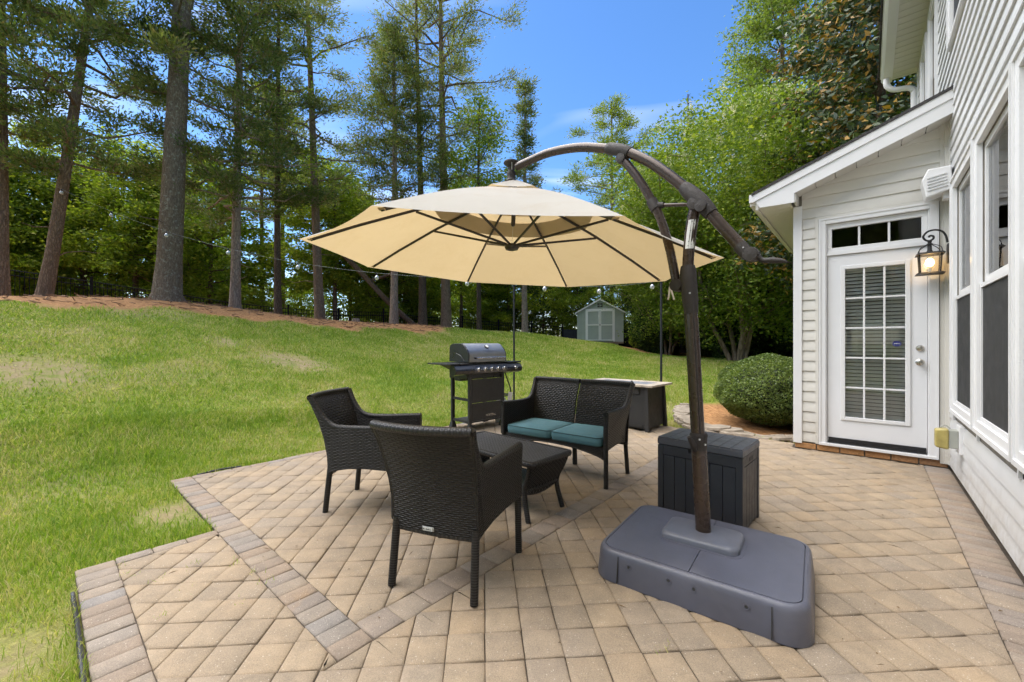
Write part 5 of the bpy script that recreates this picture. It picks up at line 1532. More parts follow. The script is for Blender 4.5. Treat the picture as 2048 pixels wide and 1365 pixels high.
MB().lathe([(0.016, 0), (0.014, 0.022), (0.002, 0.024)], 12, (0.22, -0.273, fh - 0.095), Matrix.Rotation(R(90), 3, 'X')).build("control_knob", mat_gsteel, ft, smooth=40)

# ------------------------------------------------------------------ garden shed
mat_sh = plain("sage_grey_paint", (0.33, 0.37, 0.345), 0.75, 0.06, 3, 0.1, 80, dirt=0.05)
mat_shr = plain("shed_shingle", (0.10, 0.10, 0.10), 0.9, 0.3, 20)
shx, shy = 4.68, 21.75
shz = tz(shx - 0.9, shy) - 0.02
shd = empty("garden_shed", (shx, shy, shz), R(-14.5), "small sage green garden shed with white trimmed double doors", "shed")
sw, sd, se, spk = 2.42, 2.4, 1.66, 2.33
base = 0.10
n_sid = 8
for i in range(n_sid):
    a = -sw / 2 + sw * i / n_sid; c = -sw / 2 + sw * (i + 1) / n_sid
    def rz_(x): return se + (spk - se) * (1 - abs(x) / (sw / 2))
    pl_ = [(a + 0.003, base), (c - 0.003, base), (c - 0.003, rz_(c)), (a + 0.003, rz_(a))]
    MB().prism(pl_, lambda x, z: (x, 0.0, z), lambda x, z: (x, 0.03, z)).build("front_board", mat_sh, shd)
    MB().prism(pl_, lambda x, z: (x, sd, z), lambda x, z: (x, sd - 0.03, z)).build("back_board", mat_sh, shd)
MB().prism([(-sw / 2, base), (sw / 2, base), (sw / 2, se), (0, spk - 0.01), (-sw / 2, se)], lambda x, z: (x * 0.995, 0.03, z), lambda x, z: (x * 0.995, sd - 0.03, z)).build("wall", mat_sh, shd)
for s in (-1, 1):
    MB().prism([(s * (sw / 2 + 0.10), se - 0.05), (0, spk + 0.01), (0, spk + 0.05), (s * (sw / 2 + 0.10), se - 0.01)], lambda x, z: (x, -0.06, z), lambda x, z: (x, sd + 0.06, z)).build("roof", mat_shr, shd)
    MB().prism([(s * (sw / 2 + 0.10), se - 0.075), (0, spk - 0.025), (0, spk + 0.055), (s * (sw / 2 + 0.10), se + 0.0)], lambda x, z: (x, -0.085, z), lambda x, z: (x, -0.062, z)).build("rake_trim", mat_trim, shd)
MB().span((-sw / 2, -0.01, 0.0), (sw / 2, sd, base)).build("skid", plain("weathered_timber", (0.22, 0.17, 0.12), 0.9, 0.2), shd)
for x in (-0.9, 0.0, 0.85):
    MB().span((x - 0.1, 0.02, -0.5), (x + 0.1, 0.3, 0.0)).build("pier", mat_mortar, shd)
dw, dh = 1.52, 1.66
for sx in (-1, 1):
    dr = MB().span((sx * 0.012, -0.035, base + 0.06), (sx * (dw / 2 - 0.07), -0.012, base + dh)).build("door", mat_sh, shd)
    f_ = MB()
    x0, x1 = 0.012, dw / 2 - 0.07
    z0, z1 = base + 0.06, base + dh
    for a, c, s, e in ((x0, x0 + 0.055, z0, z1), (x1 - 0.055, x1, z0, z1), (x0 + 0.055, x1 - 0.055, z1 - 0.055, z1), (x0 + 0.055, x1 - 0.055, z0, z0 + 0.045), (x0 + 0.055, x1 - 0.055, z0 + 0.80, z0 + 0.85)):
        f_.span((sx * a, -0.055, s), (sx * c, -0.036, e))
    f_.build("door_trim", mat_trim, dr)
    MB().span((sx * (dw / 2 - 0.07), -0.03, base), (sx * dw / 2, -0.004, base + dh + 0.09)).build("door_frame", mat_trim, shd)
MB().span((-dw / 2 + 0.07, -0.03, base + dh + 0.01), (dw / 2 - 0.07, -0.004, base + dh + 0.09)).build("door_frame", mat_trim, shd)
MB().span((-0.03, -0.085, base + 0.86), (0.03, -0.057, base + 0.91)).build("latch", mat_ink, shd)
gv = MB().span((-0.135, -0.02, 1.93), (0.135, -0.002, 2.14)).build("gable_vent", mat_dark, shd)
MB().span((-0.012, -0.034, 1.93), (0.012, -0.021, 2.14)).span((-0.135, -0.034, 2.025), (-0.012, -0.021, 2.045)).span((0.012, -0.034, 2.025), (0.135, -0.021, 2.045)).build("vent_bar", mat_sh, gv)
MB().span((-0.16, -0.03, 1.905), (0.16, -0.004, 1.93)).span((-0.16, -0.03, 2.14), (0.16, -0.004, 2.165)).build("vent_trim", mat_sh, shd)

# white cover lying on the lawn by the shed
wc = empty("ground_cover", (1.95, 21.3, tz(1.95, 21.3)), 0.1, "flat white utility cover lying on the grass near the shed", "cover")
MB().lathe([(0.55, 0.0), (0.57, 0.04), (0.50, 0.07), (0.05, 0.08)], 20, (0, 0, 0), None, 1.0, 0.6).build("lid", mat_trim, wc, smooth=40)

# ------------------------------------------------------------------ string lights on poles
mat_pole = plain("black_pole", (0.020, 0.022, 0.028), 0.45, 0.1)
poles = [((0.035, 7.2), 2.30, "slim black light pole in the lawn behind the grill"), ((2.735, 7.5), 2.33, "slim black light pole in the lawn behind the fire table")]
tops = []
for (x, y), top, lab in poles:
    z = tz(x, y)
    p = empty("light_pole", (x, y, z - 0.05), 0, lab, "pole", "string light poles")
    MB().tube([(0, 0, 0), (0, 0, top - z + 0.05)], 0.017 if x < 1 else 0.021, 10).build("shaft", mat_pole, p, smooth=60)
    MB().tube(smooth_line([(0, 0, top - z + 0.04), (0, -0.03, top - z + 0.09), (0, -0.06, top - z + 0.05), (0, -0.05, top - z + 0.02)], 3), 0.006, 6).build("hook", mat_pole, p, smooth=60)
    tops.append(Vector((x, y - 0.05, top + 0.01)))
m, nt, b = new_mat("clear_bulb"); mat_cbulb = m
k = NT(nt)
tr = k.n("ShaderNodeBsdfTransparent"); tr.inputs[0].default_value = (0.95, 0.96, 0.98, 1)
gl = k.n("ShaderNodeBsdfGlossy"); gl.inputs["Roughness"].default_value = 0.08
lw_ = k.n("ShaderNodeLayerWeight"); lw_.inputs[0].default_value = 0.55
df = k.n("ShaderNodeBsdfDiffuse"); df.inputs[0].default_value = (0.9, 0.92, 0.95, 1)
m1 = k.n("ShaderNodeMixShader"); m1.inputs[0].default_value = 0.45
k.l(gl.outputs[0], m1.inputs[1]); k.l(df.outputs[0], m1.inputs[2])
m2 = k.n("ShaderNodeMixShader"); k.l(k.m('ADD', lw_.outputs["Facing"], 0.35, clamp=True), m2.inputs[0])
k.l(tr.outputs[0], m2.inputs[1]); k.l(m1.outputs[0], m2.inputs[2]); k.l(m2.outputs[0], nt.nodes["Material Output"].inputs["Surface"])
mat_wire = plain("pale_wire", (0.30, 0.31, 0.32), 0.6)
A_ = Vector((-12.05, 10.72, 5.35))
sl_ = empty("string_lights", tuple(tops[0]), 0, "string of clear globe bulbs hung from the pines to the poles", "string lights")
def cat(a, c, sag, t): 
    p = a.lerp(c, t); p.z -= sag * 4 * t * (1 - t); return p
org = tops[0]
for a, c, sag, n, offs in ((A_, tops[0], 0.62, 7, 0.03), (tops[0], tops[1], 0.12, 3, 0.2)):
    MB().tube([tuple(cat(a, c, sag, i / 24) - org) for i in range(25)], 0.0022, 5).build("wire", mat_wire, sl_, smooth=60)
    for i in range(n):
        q = cat(a, c, sag, offs + (0.93 - offs) * i / max(1, n - 1)) - org
        bu = MB().lathe([(0.011, -0.045), (0.024, -0.058), (0.036, -0.080), (0.038, -0.10), (0.029, -0.125), (0.003, -0.137)], 12, tuple(q)).build("bulb", mat_cbulb, sl_, smooth=180)
        MB().tube([tuple(q), tuple(q + Vector((0, 0, -0.055)))], 0.013, 8).build("bulb_socket", mat_gmatt, bu)

# ------------------------------------------------------------------ iron fence along the crest
FP = [(-15.9, 12.7), (-14.6, 14.0), (-11.8, 15.9), (-8.45, 18.0), (-4.36, 20.5), (-0.65, 22.0), (2.9, 23.6)]
fz = lambda x, y: tz(x, y)
FH = 1.22
fe = empty("iron_fence", (FP[0][0], FP[0][1], fz(*FP[0])), 0, "black metal picket fence running behind the pines on the crest", "fence")
fo_ = Vector((FP[0][0], FP[0][1], fz(*FP[0])))
mat_fe = plain("black_fence_paint", (0.012, 0.013, 0.016), 0.85, 0.1, spec=0.1)
pk = MB().span((-0.009, -0.009, 0.03), (0.009, 0.009, FH - 0.03)).mesh("picket", mat_fe)
po = MB().span((-0.034, -0.034, -0.2), (0.034, 0.034, FH + 0.10)).span((-0.042, -0.042, FH + 0.10), (0.042, 0.042, FH + 0.13)).mesh("fence_post", mat_fe)
dist = 0.0
seglen = [math.dist(FP[i], FP[i + 1]) for i in range(len(FP) - 1)]
total = sum(seglen)
def fpt(s):
    for i, L in enumerate(seglen):
        if s <= L or i == len(seglen) - 1:
            t = s / L
            x = FP[i][0] + (FP[i + 1][0] - FP[i][0]) * t; y = FP[i][1] + (FP[i + 1][1] - FP[i][1]) * t
            return Vector((x, y, fz(x, y))), math.atan2(FP[i + 1][1] - FP[i][1], FP[i + 1][0] - FP[i][0])
        s -= L
np_ = 11
span_ = total / np_
for i in range(np_ + 1):
    p, a = fpt(min(total - 1e-6, i * span_))
    link("fence_post", po, fe, tuple(p - fo_), (0, 0, a))
    if i < np_:
        q, _ = fpt(min(total - 1e-6, (i + 1) * span_))
        for h in (0.14, FH - 0.20, FH - 0.04):
            MB().tube([tuple(p - fo_ + Vector((0, 0, h))), tuple(q - fo_ + Vector((0, 0, h)))], 0.016, 4).build("rail", mat_fe, fe)
        n = 20
        for j in range(1, n):
            w_ = p.lerp(q, j / n)
            link("picket", pk, fe, tuple(w_ - fo_), (0, 0, a))
# dark screen fence either side of the shed
mat_scr = plain("navy_black_screen", (0.010, 0.012, 0.022), 0.7, 0.2, 3, 0.2, 60)
for a, c, h, lab in (((2.95, 23.6), (5.9, 23.9), 1.05, "short dark screen fence panel on the near side of the shed"), ((5.95, 23.85), (8.3, 21.6), 1.15, "dark screen fence panel between the shed and the crape myrtle"), ((8.35, 21.5), (14.5, 17.6), 1.2, "long dark screen fence panel behind the clipped bush and shrubs")):
    za, zb = tz(*a), tz(*c)
    sf = empty("screen_fence", (a[0], a[1], za), 0, lab, "fence", "dark screen fence panels")
    d = Vector((c[0] - a[0], c[1] - a[1], zb - za)); L = d.xy.length
    n = max(2, int(L / 1.2))
    for i in range(n):
        t0, t1 = i / n, (i + 1) / n
        p0, p1 = d * t0, d * t1
        nrm = Vector((-d.y, d.x, 0)).normalized() * 0.012
        MB().add([tuple(p0 - nrm - Vector((0, 0, 0.2))), tuple(p1 - nrm - Vector((0, 0, 0.2))), tuple(p1 - nrm + Vector((0, 0, h))), tuple(p0 - nrm + Vector((0, 0, h))),
                  tuple(p0 + nrm - Vector((0, 0, 0.2))), tuple(p1 + nrm - Vector((0, 0, 0.2))), tuple(p1 + nrm + Vector((0, 0, h))), tuple(p0 + nrm + Vector((0, 0, h)))],
                 [(0, 1, 2, 3), (5, 4, 7, 6), (3, 2, 6, 7), (0, 4, 5, 1), (0, 3, 7, 4), (1, 5, 6, 2)]).build("panel", mat_scr, sf)
        MB().tube([tuple(p0 - Vector((0, 0, 0.2))), tuple(p0 + Vector((0, 0, h + 0.05)))], 0.03, 6).build("post", mat_fe, sf)
# ------------------------------------------------------------------ trees and planting
def leaf_quads(C, N, size, asp, rng, tilt=1.0, along=None):
    """diamond leaves: centres C (n,3); random lie; returns V (4n,3), F"""
    n = len(C)
    if along is None:
        d = rng.normal(size=(n, 3)); d[:, 2] *= tilt
    else: d = along + rng.normal(size=(n, 3)) * 0.28
    d /= np.linalg.norm(d, axis=1, keepdims=True) + 1e-9
    r = rng.normal(size=(n, 3)); r[:, 2] *= 0.45
    s = np.cross(d, r); s /= np.linalg.norm(s, axis=1, keepdims=True) + 1e-9
    L = size * rng.uniform(0.65, 1.3, (n, 1))
    W = L * asp
    bend = np.cross(d, s) * L * 0.14
    V = np.stack([C - d * L * 0.5, C + s * W * 0.5 + bend, C + d * L * 0.5, C - s * W * 0.5 + bend], 1).reshape(-1, 3)
    F = np.arange(4 * n).reshape(n, 4)
    return V, F

def limb(mb, p0, p1, r0, r1, rng, n=4, wob=0.06, up=0.0, sides=6):
    p0, p1 = np.array(p0), np.array(p1)
    L = np.linalg.norm(p1 - p0)
    pts = []
    for i in range(n + 1):
        t = i / n
        q = p0 + (p1 - p0) * t + rng.normal(size=3) * wob * L * math.sin(math.pi * t) + np.array([0, 0, up * L * (t * t - t)])
        pts.append(q)
    rr = [r0 + (r1 - r0) * i / n for i in range(n + 1)]
    mb.tube([tuple(q) for q in pts], rr, sides, cap=False)
    return pts

def tree_meshes(name, seed, H, r0, bark, leafm, crown0, R_, nb, prof, rise, leaves, size, asp, clump=0.35, lean=(0, 0), flat=0.55, subs=4, needle=False, stubs=0, top=1.0, drop=0.0, trunk_taper=0.25, extra=None, sides=10):
    """trunk with limbs, and a crown of leaf-sized faces clustered along the twigs"""
    rng = np.random.default_rng(seed)
    mb = MB()
    nt_ = 12
    tp = []
    for i in range(nt_ + 1):
        t = i / nt_
        tp.append(np.array([lean[0] * t + 0.05 * math.sin(2.2 * t + seed) * (1 - t) * t * 4, lean[1] * t + 0.05 * math.cos(1.7 * t + seed * 2) * t, H * t * top]))
    rad = [r0 * (1 + 0.45 * math.exp(-i / nt_ * H / 0.30)) * (1 - (1 - trunk_taper) * (i / nt_)) for i in range(nt_ + 1)]
    # flare at the ground
    pts = [tuple(tp[0] + np.array([0, 0, -0.4]))] + [tuple(tp[0])] + [tuple(tp[0] + np.array([0, 0, 0.18]))] + [tuple(q) for q in tp[1:]]
    rr = [r0 * 1.7, r0 * 1.45, r0 * 1.16] + rad[1:]
    mb.tube(pts, rr, sides, cap=False)
    def on_trunk(z):
        t = min(0.999, max(0, z / (H * top))); i = int(t * nt_); f = t * nt_ - i
        return tp[i] * (1 - f) + tp[min(nt_, i + 1)] * f, rad[i]
    cl = []
    az = rng.uniform(0, 6.28)
    for i in range(nb):
        t = (i + rng.uniform(0, 0.9)) / nb
        z = crown0 + (H * top - crown0) * t
        p, rt = on_trunk(z)
        az += 2.4 + rng.uniform(-0.5, 0.5)
        ln = R_ * prof(t) * rng.uniform(0.55, 1.15)
        if ln < 0.15: ln = 0.15
        up = rise * (0.6 + 0.8 * t) + rng.uniform(-0.15, 0.15)
        e = p + np.array([math.cos(az) * ln, math.sin(az) * ln, ln * up])
        br = limb(mb, p, e, max(0.012, min(rt * 0.5, 0.013 * ln + 0.014)), 0.008, rng, 4, 0.05, drop, 5)
        for s in range(subs):
            f = rng.uniform(0.35, 1.0)
            q = br[min(4, int(f * 4))]
            sl = ln * rng.uniform(0.18, 0.42)
            a2 = az + rng.uniform(-1.2, 1.2)
            e2 = q + np.array([math.cos(a2) * sl, math.sin(a2) * sl, sl * rng.uniform(-0.15, 0.5)])
            limb(mb, q, e2, 0.010, 0.004, rng, 2, 0.06, 0, 4)
            for g in np.linspace(0.35, 1.05, 3): cl.append((q + (e2 - q) * g, e2 - q, sl))
        cl.append((br[4], br[4] - br[3], ln * 0.3))
        cl.append((br[3], br[4] - br[3], ln * 0.3))
    for i in range(stubs):
        z = crown0 * rng.uniform(0.25, 1.0); p, rt = on_trunk(z); a = rng.uniform(0, 6.28); ln = rng.uniform(0.3, 1.3)
        limb(mb, p, p + np.array([math.cos(a) * ln, math.sin(a) * ln, ln * rng.uniform(-0.3, 0.3)]), 0.018, 0.006, rng, 3, 0.08, 0, 4)
    if extra: extra(mb, cl, rng, on_trunk)
    tm = mb.mesh(name + "_trunk", bark, 180)
    P = np.array([c[0] for c in cl]); D = np.array([c[1] for c in cl]); 
    D = D / (np.linalg.norm(D, axis=1, keepdims=True) + 1e-9)
    wts = np.array([0.4 + c[2] for c in cl]); wts *= rng.uniform(0.25, 1.6, len(cl)); wts /= wts.sum()
    idx = rng.choice(len(cl), leaves, p=wts)
    off = rng.normal(size=(leaves, 3)) * clump
    off[:, 2] *= flat
    Cn = P[idx] + off
    if needle:
        al = off / (np.linalg.norm(off, axis=1, keepdims=True) + 1e-9) * 0.6 + D[idx] * 0.5 + np.array([0, 0, 0.25])
        V, F = leaf_quads(Cn, leaves, size, asp, rng, 0.6, al)
    else: V, F = leaf_quads(Cn, leaves, size, asp, rng, 0.55)
    cm = mesh_np(name + "_crown", V, F, None, [leafm])
    return tm, cm

bark_pine = bark_mat("pine_bark", (0.19, 0.13, 0.085), (0.36, 0.26, 0.18), None, 9)
bark_lichen = bark_mat("lichened_pine_bark", (0.17, 0.125, 0.085), (0.33, 0.255, 0.18), (0.47, 0.48, 0.37), 10)
bark_tan = bark_mat("tan_bark", (0.30, 0.22, 0.165), (0.48, 0.38, 0.30), None, 7)
bark_dark = bark_mat("dark_bark", (0.10, 0.072, 0.05), (0.19, 0.14, 0.10), None, 9)
bark_myrtle = bark_mat("smooth_myrtle_bark", (0.22, 0.16, 0.11), (0.34, 0.26, 0.19), None, 2.5)
L_pine = leaf_mat("pine_needles", (0.12, 0.155, 0.055), (0.26, 0.295, 0.12), (0.30, 0.25, 0.13), 0.47, 0.5, 0.3)
L_cedar = leaf_mat("cedar_sprays", (0.075, 0.115, 0.038), (0.18, 0.225, 0.080), (0.22, 0.18, 0.10), 0.45)
L_dec = leaf_mat("woodland_leaves", (0.115, 0.19, 0.022), (0.26, 0.345, 0.045), (0.38, 0.42, 0.08), 0.52)
L_dark = leaf_mat("shade_leaves", (0.025, 0.050, 0.012), (0.070, 0.115, 0.026), (0.10, 0.15, 0.035), 0.34)
L_light = leaf_mat("pale_green_leaves", (0.11, 0.17, 0.035), (0.24, 0.31, 0.075), (0.30, 0.36, 0.10), 0.48)
L_myr = leaf_mat("myrtle_leaves", (0.085, 0.155, 0.022), (0.21, 0.30, 0.045), (0.33, 0.39, 0.08), 0.42, 0.5, 0.3)
L_mag = leaf_mat("magnolia_leaves", (0.035, 0.06, 0.025), (0.10, 0.135, 0.055), (0.40, 0.23, 0.05), 0.16, 0.45, 0.45, 0.62)
L_box = leaf_mat("boxwood_leaves", (0.075, 0.125, 0.032), (0.175, 0.245, 0.070), (0.26, 0.33, 0.11), 0.30, 0.42, 0.45)
L_flower = leaf_mat("myrtle_blossom", (0.60, 0.58, 0.50), (0.80, 0.78, 0.72), None, 0.3)

pine_prof = lambda t: (0.55 + 0.6 * math.sin(math.pi * min(1, t * 1.1)) ** 0.8) * (1 - 0.55 * t)
cone_prof = lambda t: 1.05 * (1 - t) ** 0.75 + 0.08
dome_prof = lambda t: max(0.15, math.sin(math.pi * (0.18 + 0.80 * t)) ** 0.7)
col_prof = lambda t: max(0.2, math.sin(math.pi * (0.12 + 0.86 * t)) ** 0.5)

def put_tree(name, label, group, meshes, x, y, rz=0.0, s=1.0, sz=None, cat="tree", tb=None):
    t = empty(name, (x, y, tz(x, y) - 0.02), rz, label, cat, group)
    tr_o = link("trunk", meshes[0], t); cr = link("crown", meshes[1], t)
    t.scale = (s, s, sz or s)
    return t

# --- the pines one can name, at their own places
put_tree("pine_tree", "rough dark pine trunk cut by the left edge of the photo", "tall trees on the crest",
         tree_meshes("pa", 1, 13.5, 0.165, bark_pine, L_cedar, 4.0, 2.6, 34, pine_prof, 0.10, 22000, 0.12, 0.30, 0.19, needle=True, drop=0.2), -13.15, 10.5)
put_tree("pine_tree", "reddish pine leaning toward the big lichened pine", "tall trees on the crest",
         tree_meshes("pb", 2, 13.0, 0.150, bark_pine, L_cedar, 3.3, 2.9, 46, pine_prof, 0.08, 38000, 0.12, 0.30, 0.19, lean=(1.75, 0.2), needle=True, drop=0.25, stubs=3), -12.33, 10.8)
def fork(mb, cl, rng, on):
    p, r = on(7.6)
    for a, e in ((0.2, (1.5, -0.1, 3.4)), (2.9, (-1.0, 0.2, 3.2))):
        br = limb(mb, p, p + np.array(e), 0.12, 0.05, rng, 5, 0.03, -0.1, 8)
        for s in range(7):
            q = br[1 + s % 5]; e2 = q + rng.normal(size=3) * np.array([0.9, 0.9, 0.35]); limb(mb, q, e2, 0.02, 0.005, rng, 2, 0.05, 0, 4); cl.append((e2, e2 - q, 0.8))
put_tree("pine_tree", "massive pine with a lichen-flecked trunk, thickest on the crest", "tall trees on the crest",
         tree_meshes("pc", 3, 13.2, 0.285, bark_lichen, L_pine, 5.6, 2.7, 20, pine_prof, 0.16, 14000, 0.14, 0.26, 0.22, lean=(0.62, 0.1), needle=True, stubs=6, trunk_taper=0.50, extra=fork, sides=20), -9.27, 11.0)
put_tree("cedar_tree", "pale-trunked cedar with a dense dark crown next to the massive pine", "tall trees on the crest",
         tree_meshes("ce1", 4, 12.8, 0.145, bark_tan, L_cedar, 2.9, 2.55, 70, lambda t: 0.95 * (1 - t) ** 0.45 + 0.15, 0.20, 52000, 0.11, 0.34, 0.19, lean=(0.35, 0.0), needle=True, drop=0.15, stubs=4), -8.8, 13.0)
put_tree("pine_tree", "slim dark pine just behind the pale-trunked cedar", "tall trees on the crest",
         tree_meshes("pd", 5, 14.0, 0.12, bark_dark, L_dec, 4.0, 1.9, 24, pine_prof, 0.15, 4500, 0.13, 0.4, 0.30), -8.35, 14.6)
put_tree("pine_tree", "tall straight pine behind the umbrella's far-left tip", "tall trees on the crest",
         tree_meshes("pe", 6, 16.0, 0.175, bark_pine, L_pine, 4.3, 2.6, 40, pine_prof, 0.22, 24000, 0.135, 0.26, 0.20, lean=(-0.75, 0.1), needle=True, stubs=6), -7.28, 15.5)
put_tree("cedar_tree", "smooth tan-trunked cedar with a dark crown left of the canopy peak", "tall trees on the crest",
         tree_meshes("ce2", 7, 13.2, 0.185, bark_tan, L_cedar, 5.0, 2.4, 66, lambda t: 1.05 * (1 - t) ** 0.8 + 0.10, 0.18, 30000, 0.115, 0.34, 0.19, needle=True, drop=0.15), -5.2, 18.0)
put_tree("pine_tree", "dark trunk standing between the tan cedar and the tallest pine", "tall trees on the crest",
         tree_meshes("pf", 8, 16.5, 0.19, bark_dark, L_pine, 7.5, 2.3, 24, pine_prof, 0.25, 7000, 0.15, 0.28, 0.2, needle=True, lean=(-0.4, 0.3)), -4.05, 18.6)
put_tree("pine_tree", "tallest pine with an open crown above the umbrella peak", "tall trees on the crest",
         tree_meshes("pg", 9, 18.6, 0.235, bark_pine, L_pine, 6.6, 2.9, 54, lambda t: 0.55 + 0.62 * math.sin(math.pi * t), 0.32, 30000, 0.15, 0.26, 0.22, needle=True, lean=(-0.3, 0.0), stubs=5), -3.05, 19.0)
put_tree("pine_tree", "thin dark trunk beyond the grill lid", "tall trees on the crest",
         tree_meshes("ph", 10, 11.5, 0.125, bark_dark, L_dec, 4.0, 1.9, 30, dome_prof, 0.2, 9000, 0.15, 0.45, 0.35), -1.6, 20.0)
put_tree("pine_tree", "narrow pine with a tan trunk and thin leader right of the umbrella hub", "tall trees on the crest",
         tree_meshes("pi", 11, 12.8, 0.155, bark_tan, L_pine, 4.2, 2.4, 40, lambda t: max(0.10, 1.1 * (1 - t * 1.45)) if t < 0.65 else 0.16, 0.12, 13000, 0.15, 0.28, 0.18, needle=True), 0.65, 20.5)
put_tree("pine_tree", "open feathery pine standing against the sky past the arm sleeve", "tall trees on the crest",
         tree_meshes("pj", 12, 17.0, 0.17, bark_pine, L_light, 6.5, 3.0, 50, dome_prof, 0.25, 20000, 0.17, 0.30, 0.24, needle=True), 6.7, 27.5)
put_tree("bare_tree", "dead bare treetop sticking up against the sky", None,
         tree_meshes("dead", 13, 17.2, 0.15, bark_dark, L_pine, 10.5, 1.9, 26, cone_prof, 0.55, 60, 0.1, 0.3, 0.2), 11.6, 27.0)
put_tree("broadleaf_tree", "rounded mid-green tree behind the crape myrtle's near side", "broadleaf trees past the shed",
         tree_meshes("b1", 14, 11.2, 0.17, bark_dark, L_light, 3.0, 3.2, 46, dome_prof, 0.30, 24000, 0.19, 0.5, 0.30), 8.9, 23.5)
put_tree("broadleaf_tree", "very tall pale green tree rising next to the house eave", "broadleaf trees past the shed",
         tree_meshes("b2", 15, 18.5, 0.24, bark_pine, L_light, 5.5, 4.0, 80, dome_prof, 0.42, 52000, 0.17, 0.45, 0.30), 13.6, 20.5)
# crape myrtle: several stems from one foot, fine bright leaves, white panicles
def myrtle(seed, nst, H, R_, leaves, flowers):
    rng = np.random.default_rng(seed)
    mb = MB(); cl = []
    for i in range(nst):
        a = 6.28 * i / nst + rng.uniform(-0.4, 0.4); r_ = rng.uniform(0.35, 0.9) * R_ * 0.55
        p0 = np.array([math.cos(a) * 0.10, math.sin(a) * 0.10, -0.3])
        p1 = np.array([math.cos(a) * r_, math.sin(a) * r_, H * rng.uniform(0.50, 0.62)])
        st = limb(mb, p0, p1, 0.085, 0.045, rng, 6, 0.03, 0.10, 8)
        for s in range(9):
            q = st[2 + s % 5]
            a2 = a + rng.uniform(-1.6, 1.6); ln = R_ * rng.uniform(0.35, 0.8)
            e = q + np.array([math.cos(a2) * ln, math.sin(a2) * ln, rng.uniform(0.25, 0.75) * H * 0.5])
            br = limb(mb, q, e, 0.030, 0.008, rng, 4, 0.05, 0, 5)
            for f in range(6):
                w_ = br[1 + f % 4]; e2 = w_ + rng.normal(size=3) * np.array([0.6, 0.6, 0.45]) * R_ * 0.3
                limb(mb, w_, e2, 0.010, 0.004, rng, 2, 0.06, 0, 4); cl += [(e2, e2 - w_, 1), (w_ * 0.4 + e2 * 0.6, e2 - w_, 1)]
    P = np.array([c[0] for c in cl])
    # full rounded outline: more leaf clusters through an egg-shaped volume
    n2 = 420
    d = rng.normal(size=(n2, 3)); d /= np.linalg.norm(d, axis=1, keepdims=True)
    rr = rng.uniform(0.45, 1.0, (n2, 1)) ** 0.5
    egg = d * rr * np.array([R_, R_, H * 0.30]) * rng.uniform(0.85, 1.1, (n2, 1)) + np.array([0, 0, H * 0.69])
    P = np.concatenate([P, egg])
    idx = rng.integers(0, len(P), leaves)
    C = P[idx] + rng.normal(size=(leaves, 3)) * np.array([0.30, 0.30, 0.22])
    V, F = leaf_quads(C, leaves, 0.115, 0.52, rng, 0.6)
    top = egg[(egg[:, 2] > H * 0.62)]
    top = top[rng.choice(len(top), min(flowers, len(top)), replace=False)]
    fi = np.repeat(top + np.array([0, 0, 0.15]), 34, axis=0)
    fc_ = fi + rng.normal(size=(len(fi), 3)) * np.array([0.06, 0.06, 0.12])
    V2, F2 = leaf_quads(fc_, len(fc_), 0.055, 0.8, rng)
    return mb.mesh("myrtle_stems", bark_myrtle, 180), mesh_np("myrtle_crown", V, F, None, [L_myr]), mesh_np("myrtle_blossom", V2, F2, None, [L_flower])
def put_myrtle(label, ms, x, y, rz, s):
    t = empty("crape_myrtle", (x, y, tz(x, y)), rz, label, "tree", "crape myrtles")
    link("trunk", ms[0], t); link("crown", ms[1], t); link("blossom", ms[2], t); t.scale = (s, s, s)
my = myrtle(21, 5, 9.0, 3.9, 78000, 130)
put_myrtle("large flowering crape myrtle with clustered tan stems behind the clipped bush", my, 7.9, 14.3, 0.4, 1.0)
put_myrtle("smaller crape myrtle growing between the shed and the umbrella mast", my, 7.0, 18.3, 2.1, 0.80)
put_myrtle("crape myrtle hugging the house wing under the magnolia", my, 10.9, 12.6, 4.0, 0.98)
put_tree("magnolia_tree", "magnolia with glossy dark leaves and rusty undersides beside the eave", None,
         tree_meshes("mag", 16, 10.6, 0.18, bark_dark, L_mag, 1.6, 2.3, 60, lambda t: 1.0 * (1 - t) ** 0.5 + 0.25, 0.25, 30000, 0.155, 0.42, 0.24, subs=7), 8.75, 9.65)

# --- woodland behind the fence: copies of five kinds
wood = [tree_meshes("w1", 31, 7.6, 0.10, bark_dark, L_dec, 1.6, 2.2, 36, dome_prof, 0.25, 14000, 0.15, 0.5, 0.27),
        tree_meshes("w2", 32, 9.5, 0.12, bark_dark, L_dec, 3.0, 1.9, 34, col_prof, 0.28, 12000, 0.145, 0.48, 0.26),
        tree_meshes("w3", 33, 13.5, 0.13, bark_pine, L_pine, 6.5, 1.9, 26, pine_prof, 0.2, 5500, 0.17, 0.28, 0.2, needle=True),
        tree_meshes("w4", 34, 5.2, 0.055, bark_dark, L_dec, 0.9, 1.8, 34, dome_prof, 0.25, 11000, 0.14, 0.5, 0.24),
        tree_meshes("w5", 35, 9.5, 0.09, bark_dark, L_dark, 1.5, 2.3, 40, dome_prof, 0.2, 12000, 0.155, 0.5, 0.26)]
spots_ = []
rw = random.Random(8)
for i in range(46):
    px = -1.42 + 2.05 * i / 45 + rw.uniform(-0.02, 0.02)              # X/Y
    # depth of the fence along this bearing plus a margin
    base_y = np.interp(px, [-1.4, -1.0, -0.45, -0.2, 0.12, 0.6], [13.0, 14.5, 18.6, 21.0, 24.5, 23.5])
    y = float(base_y) + rw.choice([1.6, 3.0, 4.5, 7.0, 10.0]) + rw.uniform(-0.6, 0.8)
    kind = rw.choice([0, 1, 2, 3, 3, 0, 1]) if px < 0.15 else rw.choice([0, 1, 4, 4, 4, 3])
    spots_.append((px, y, kind))
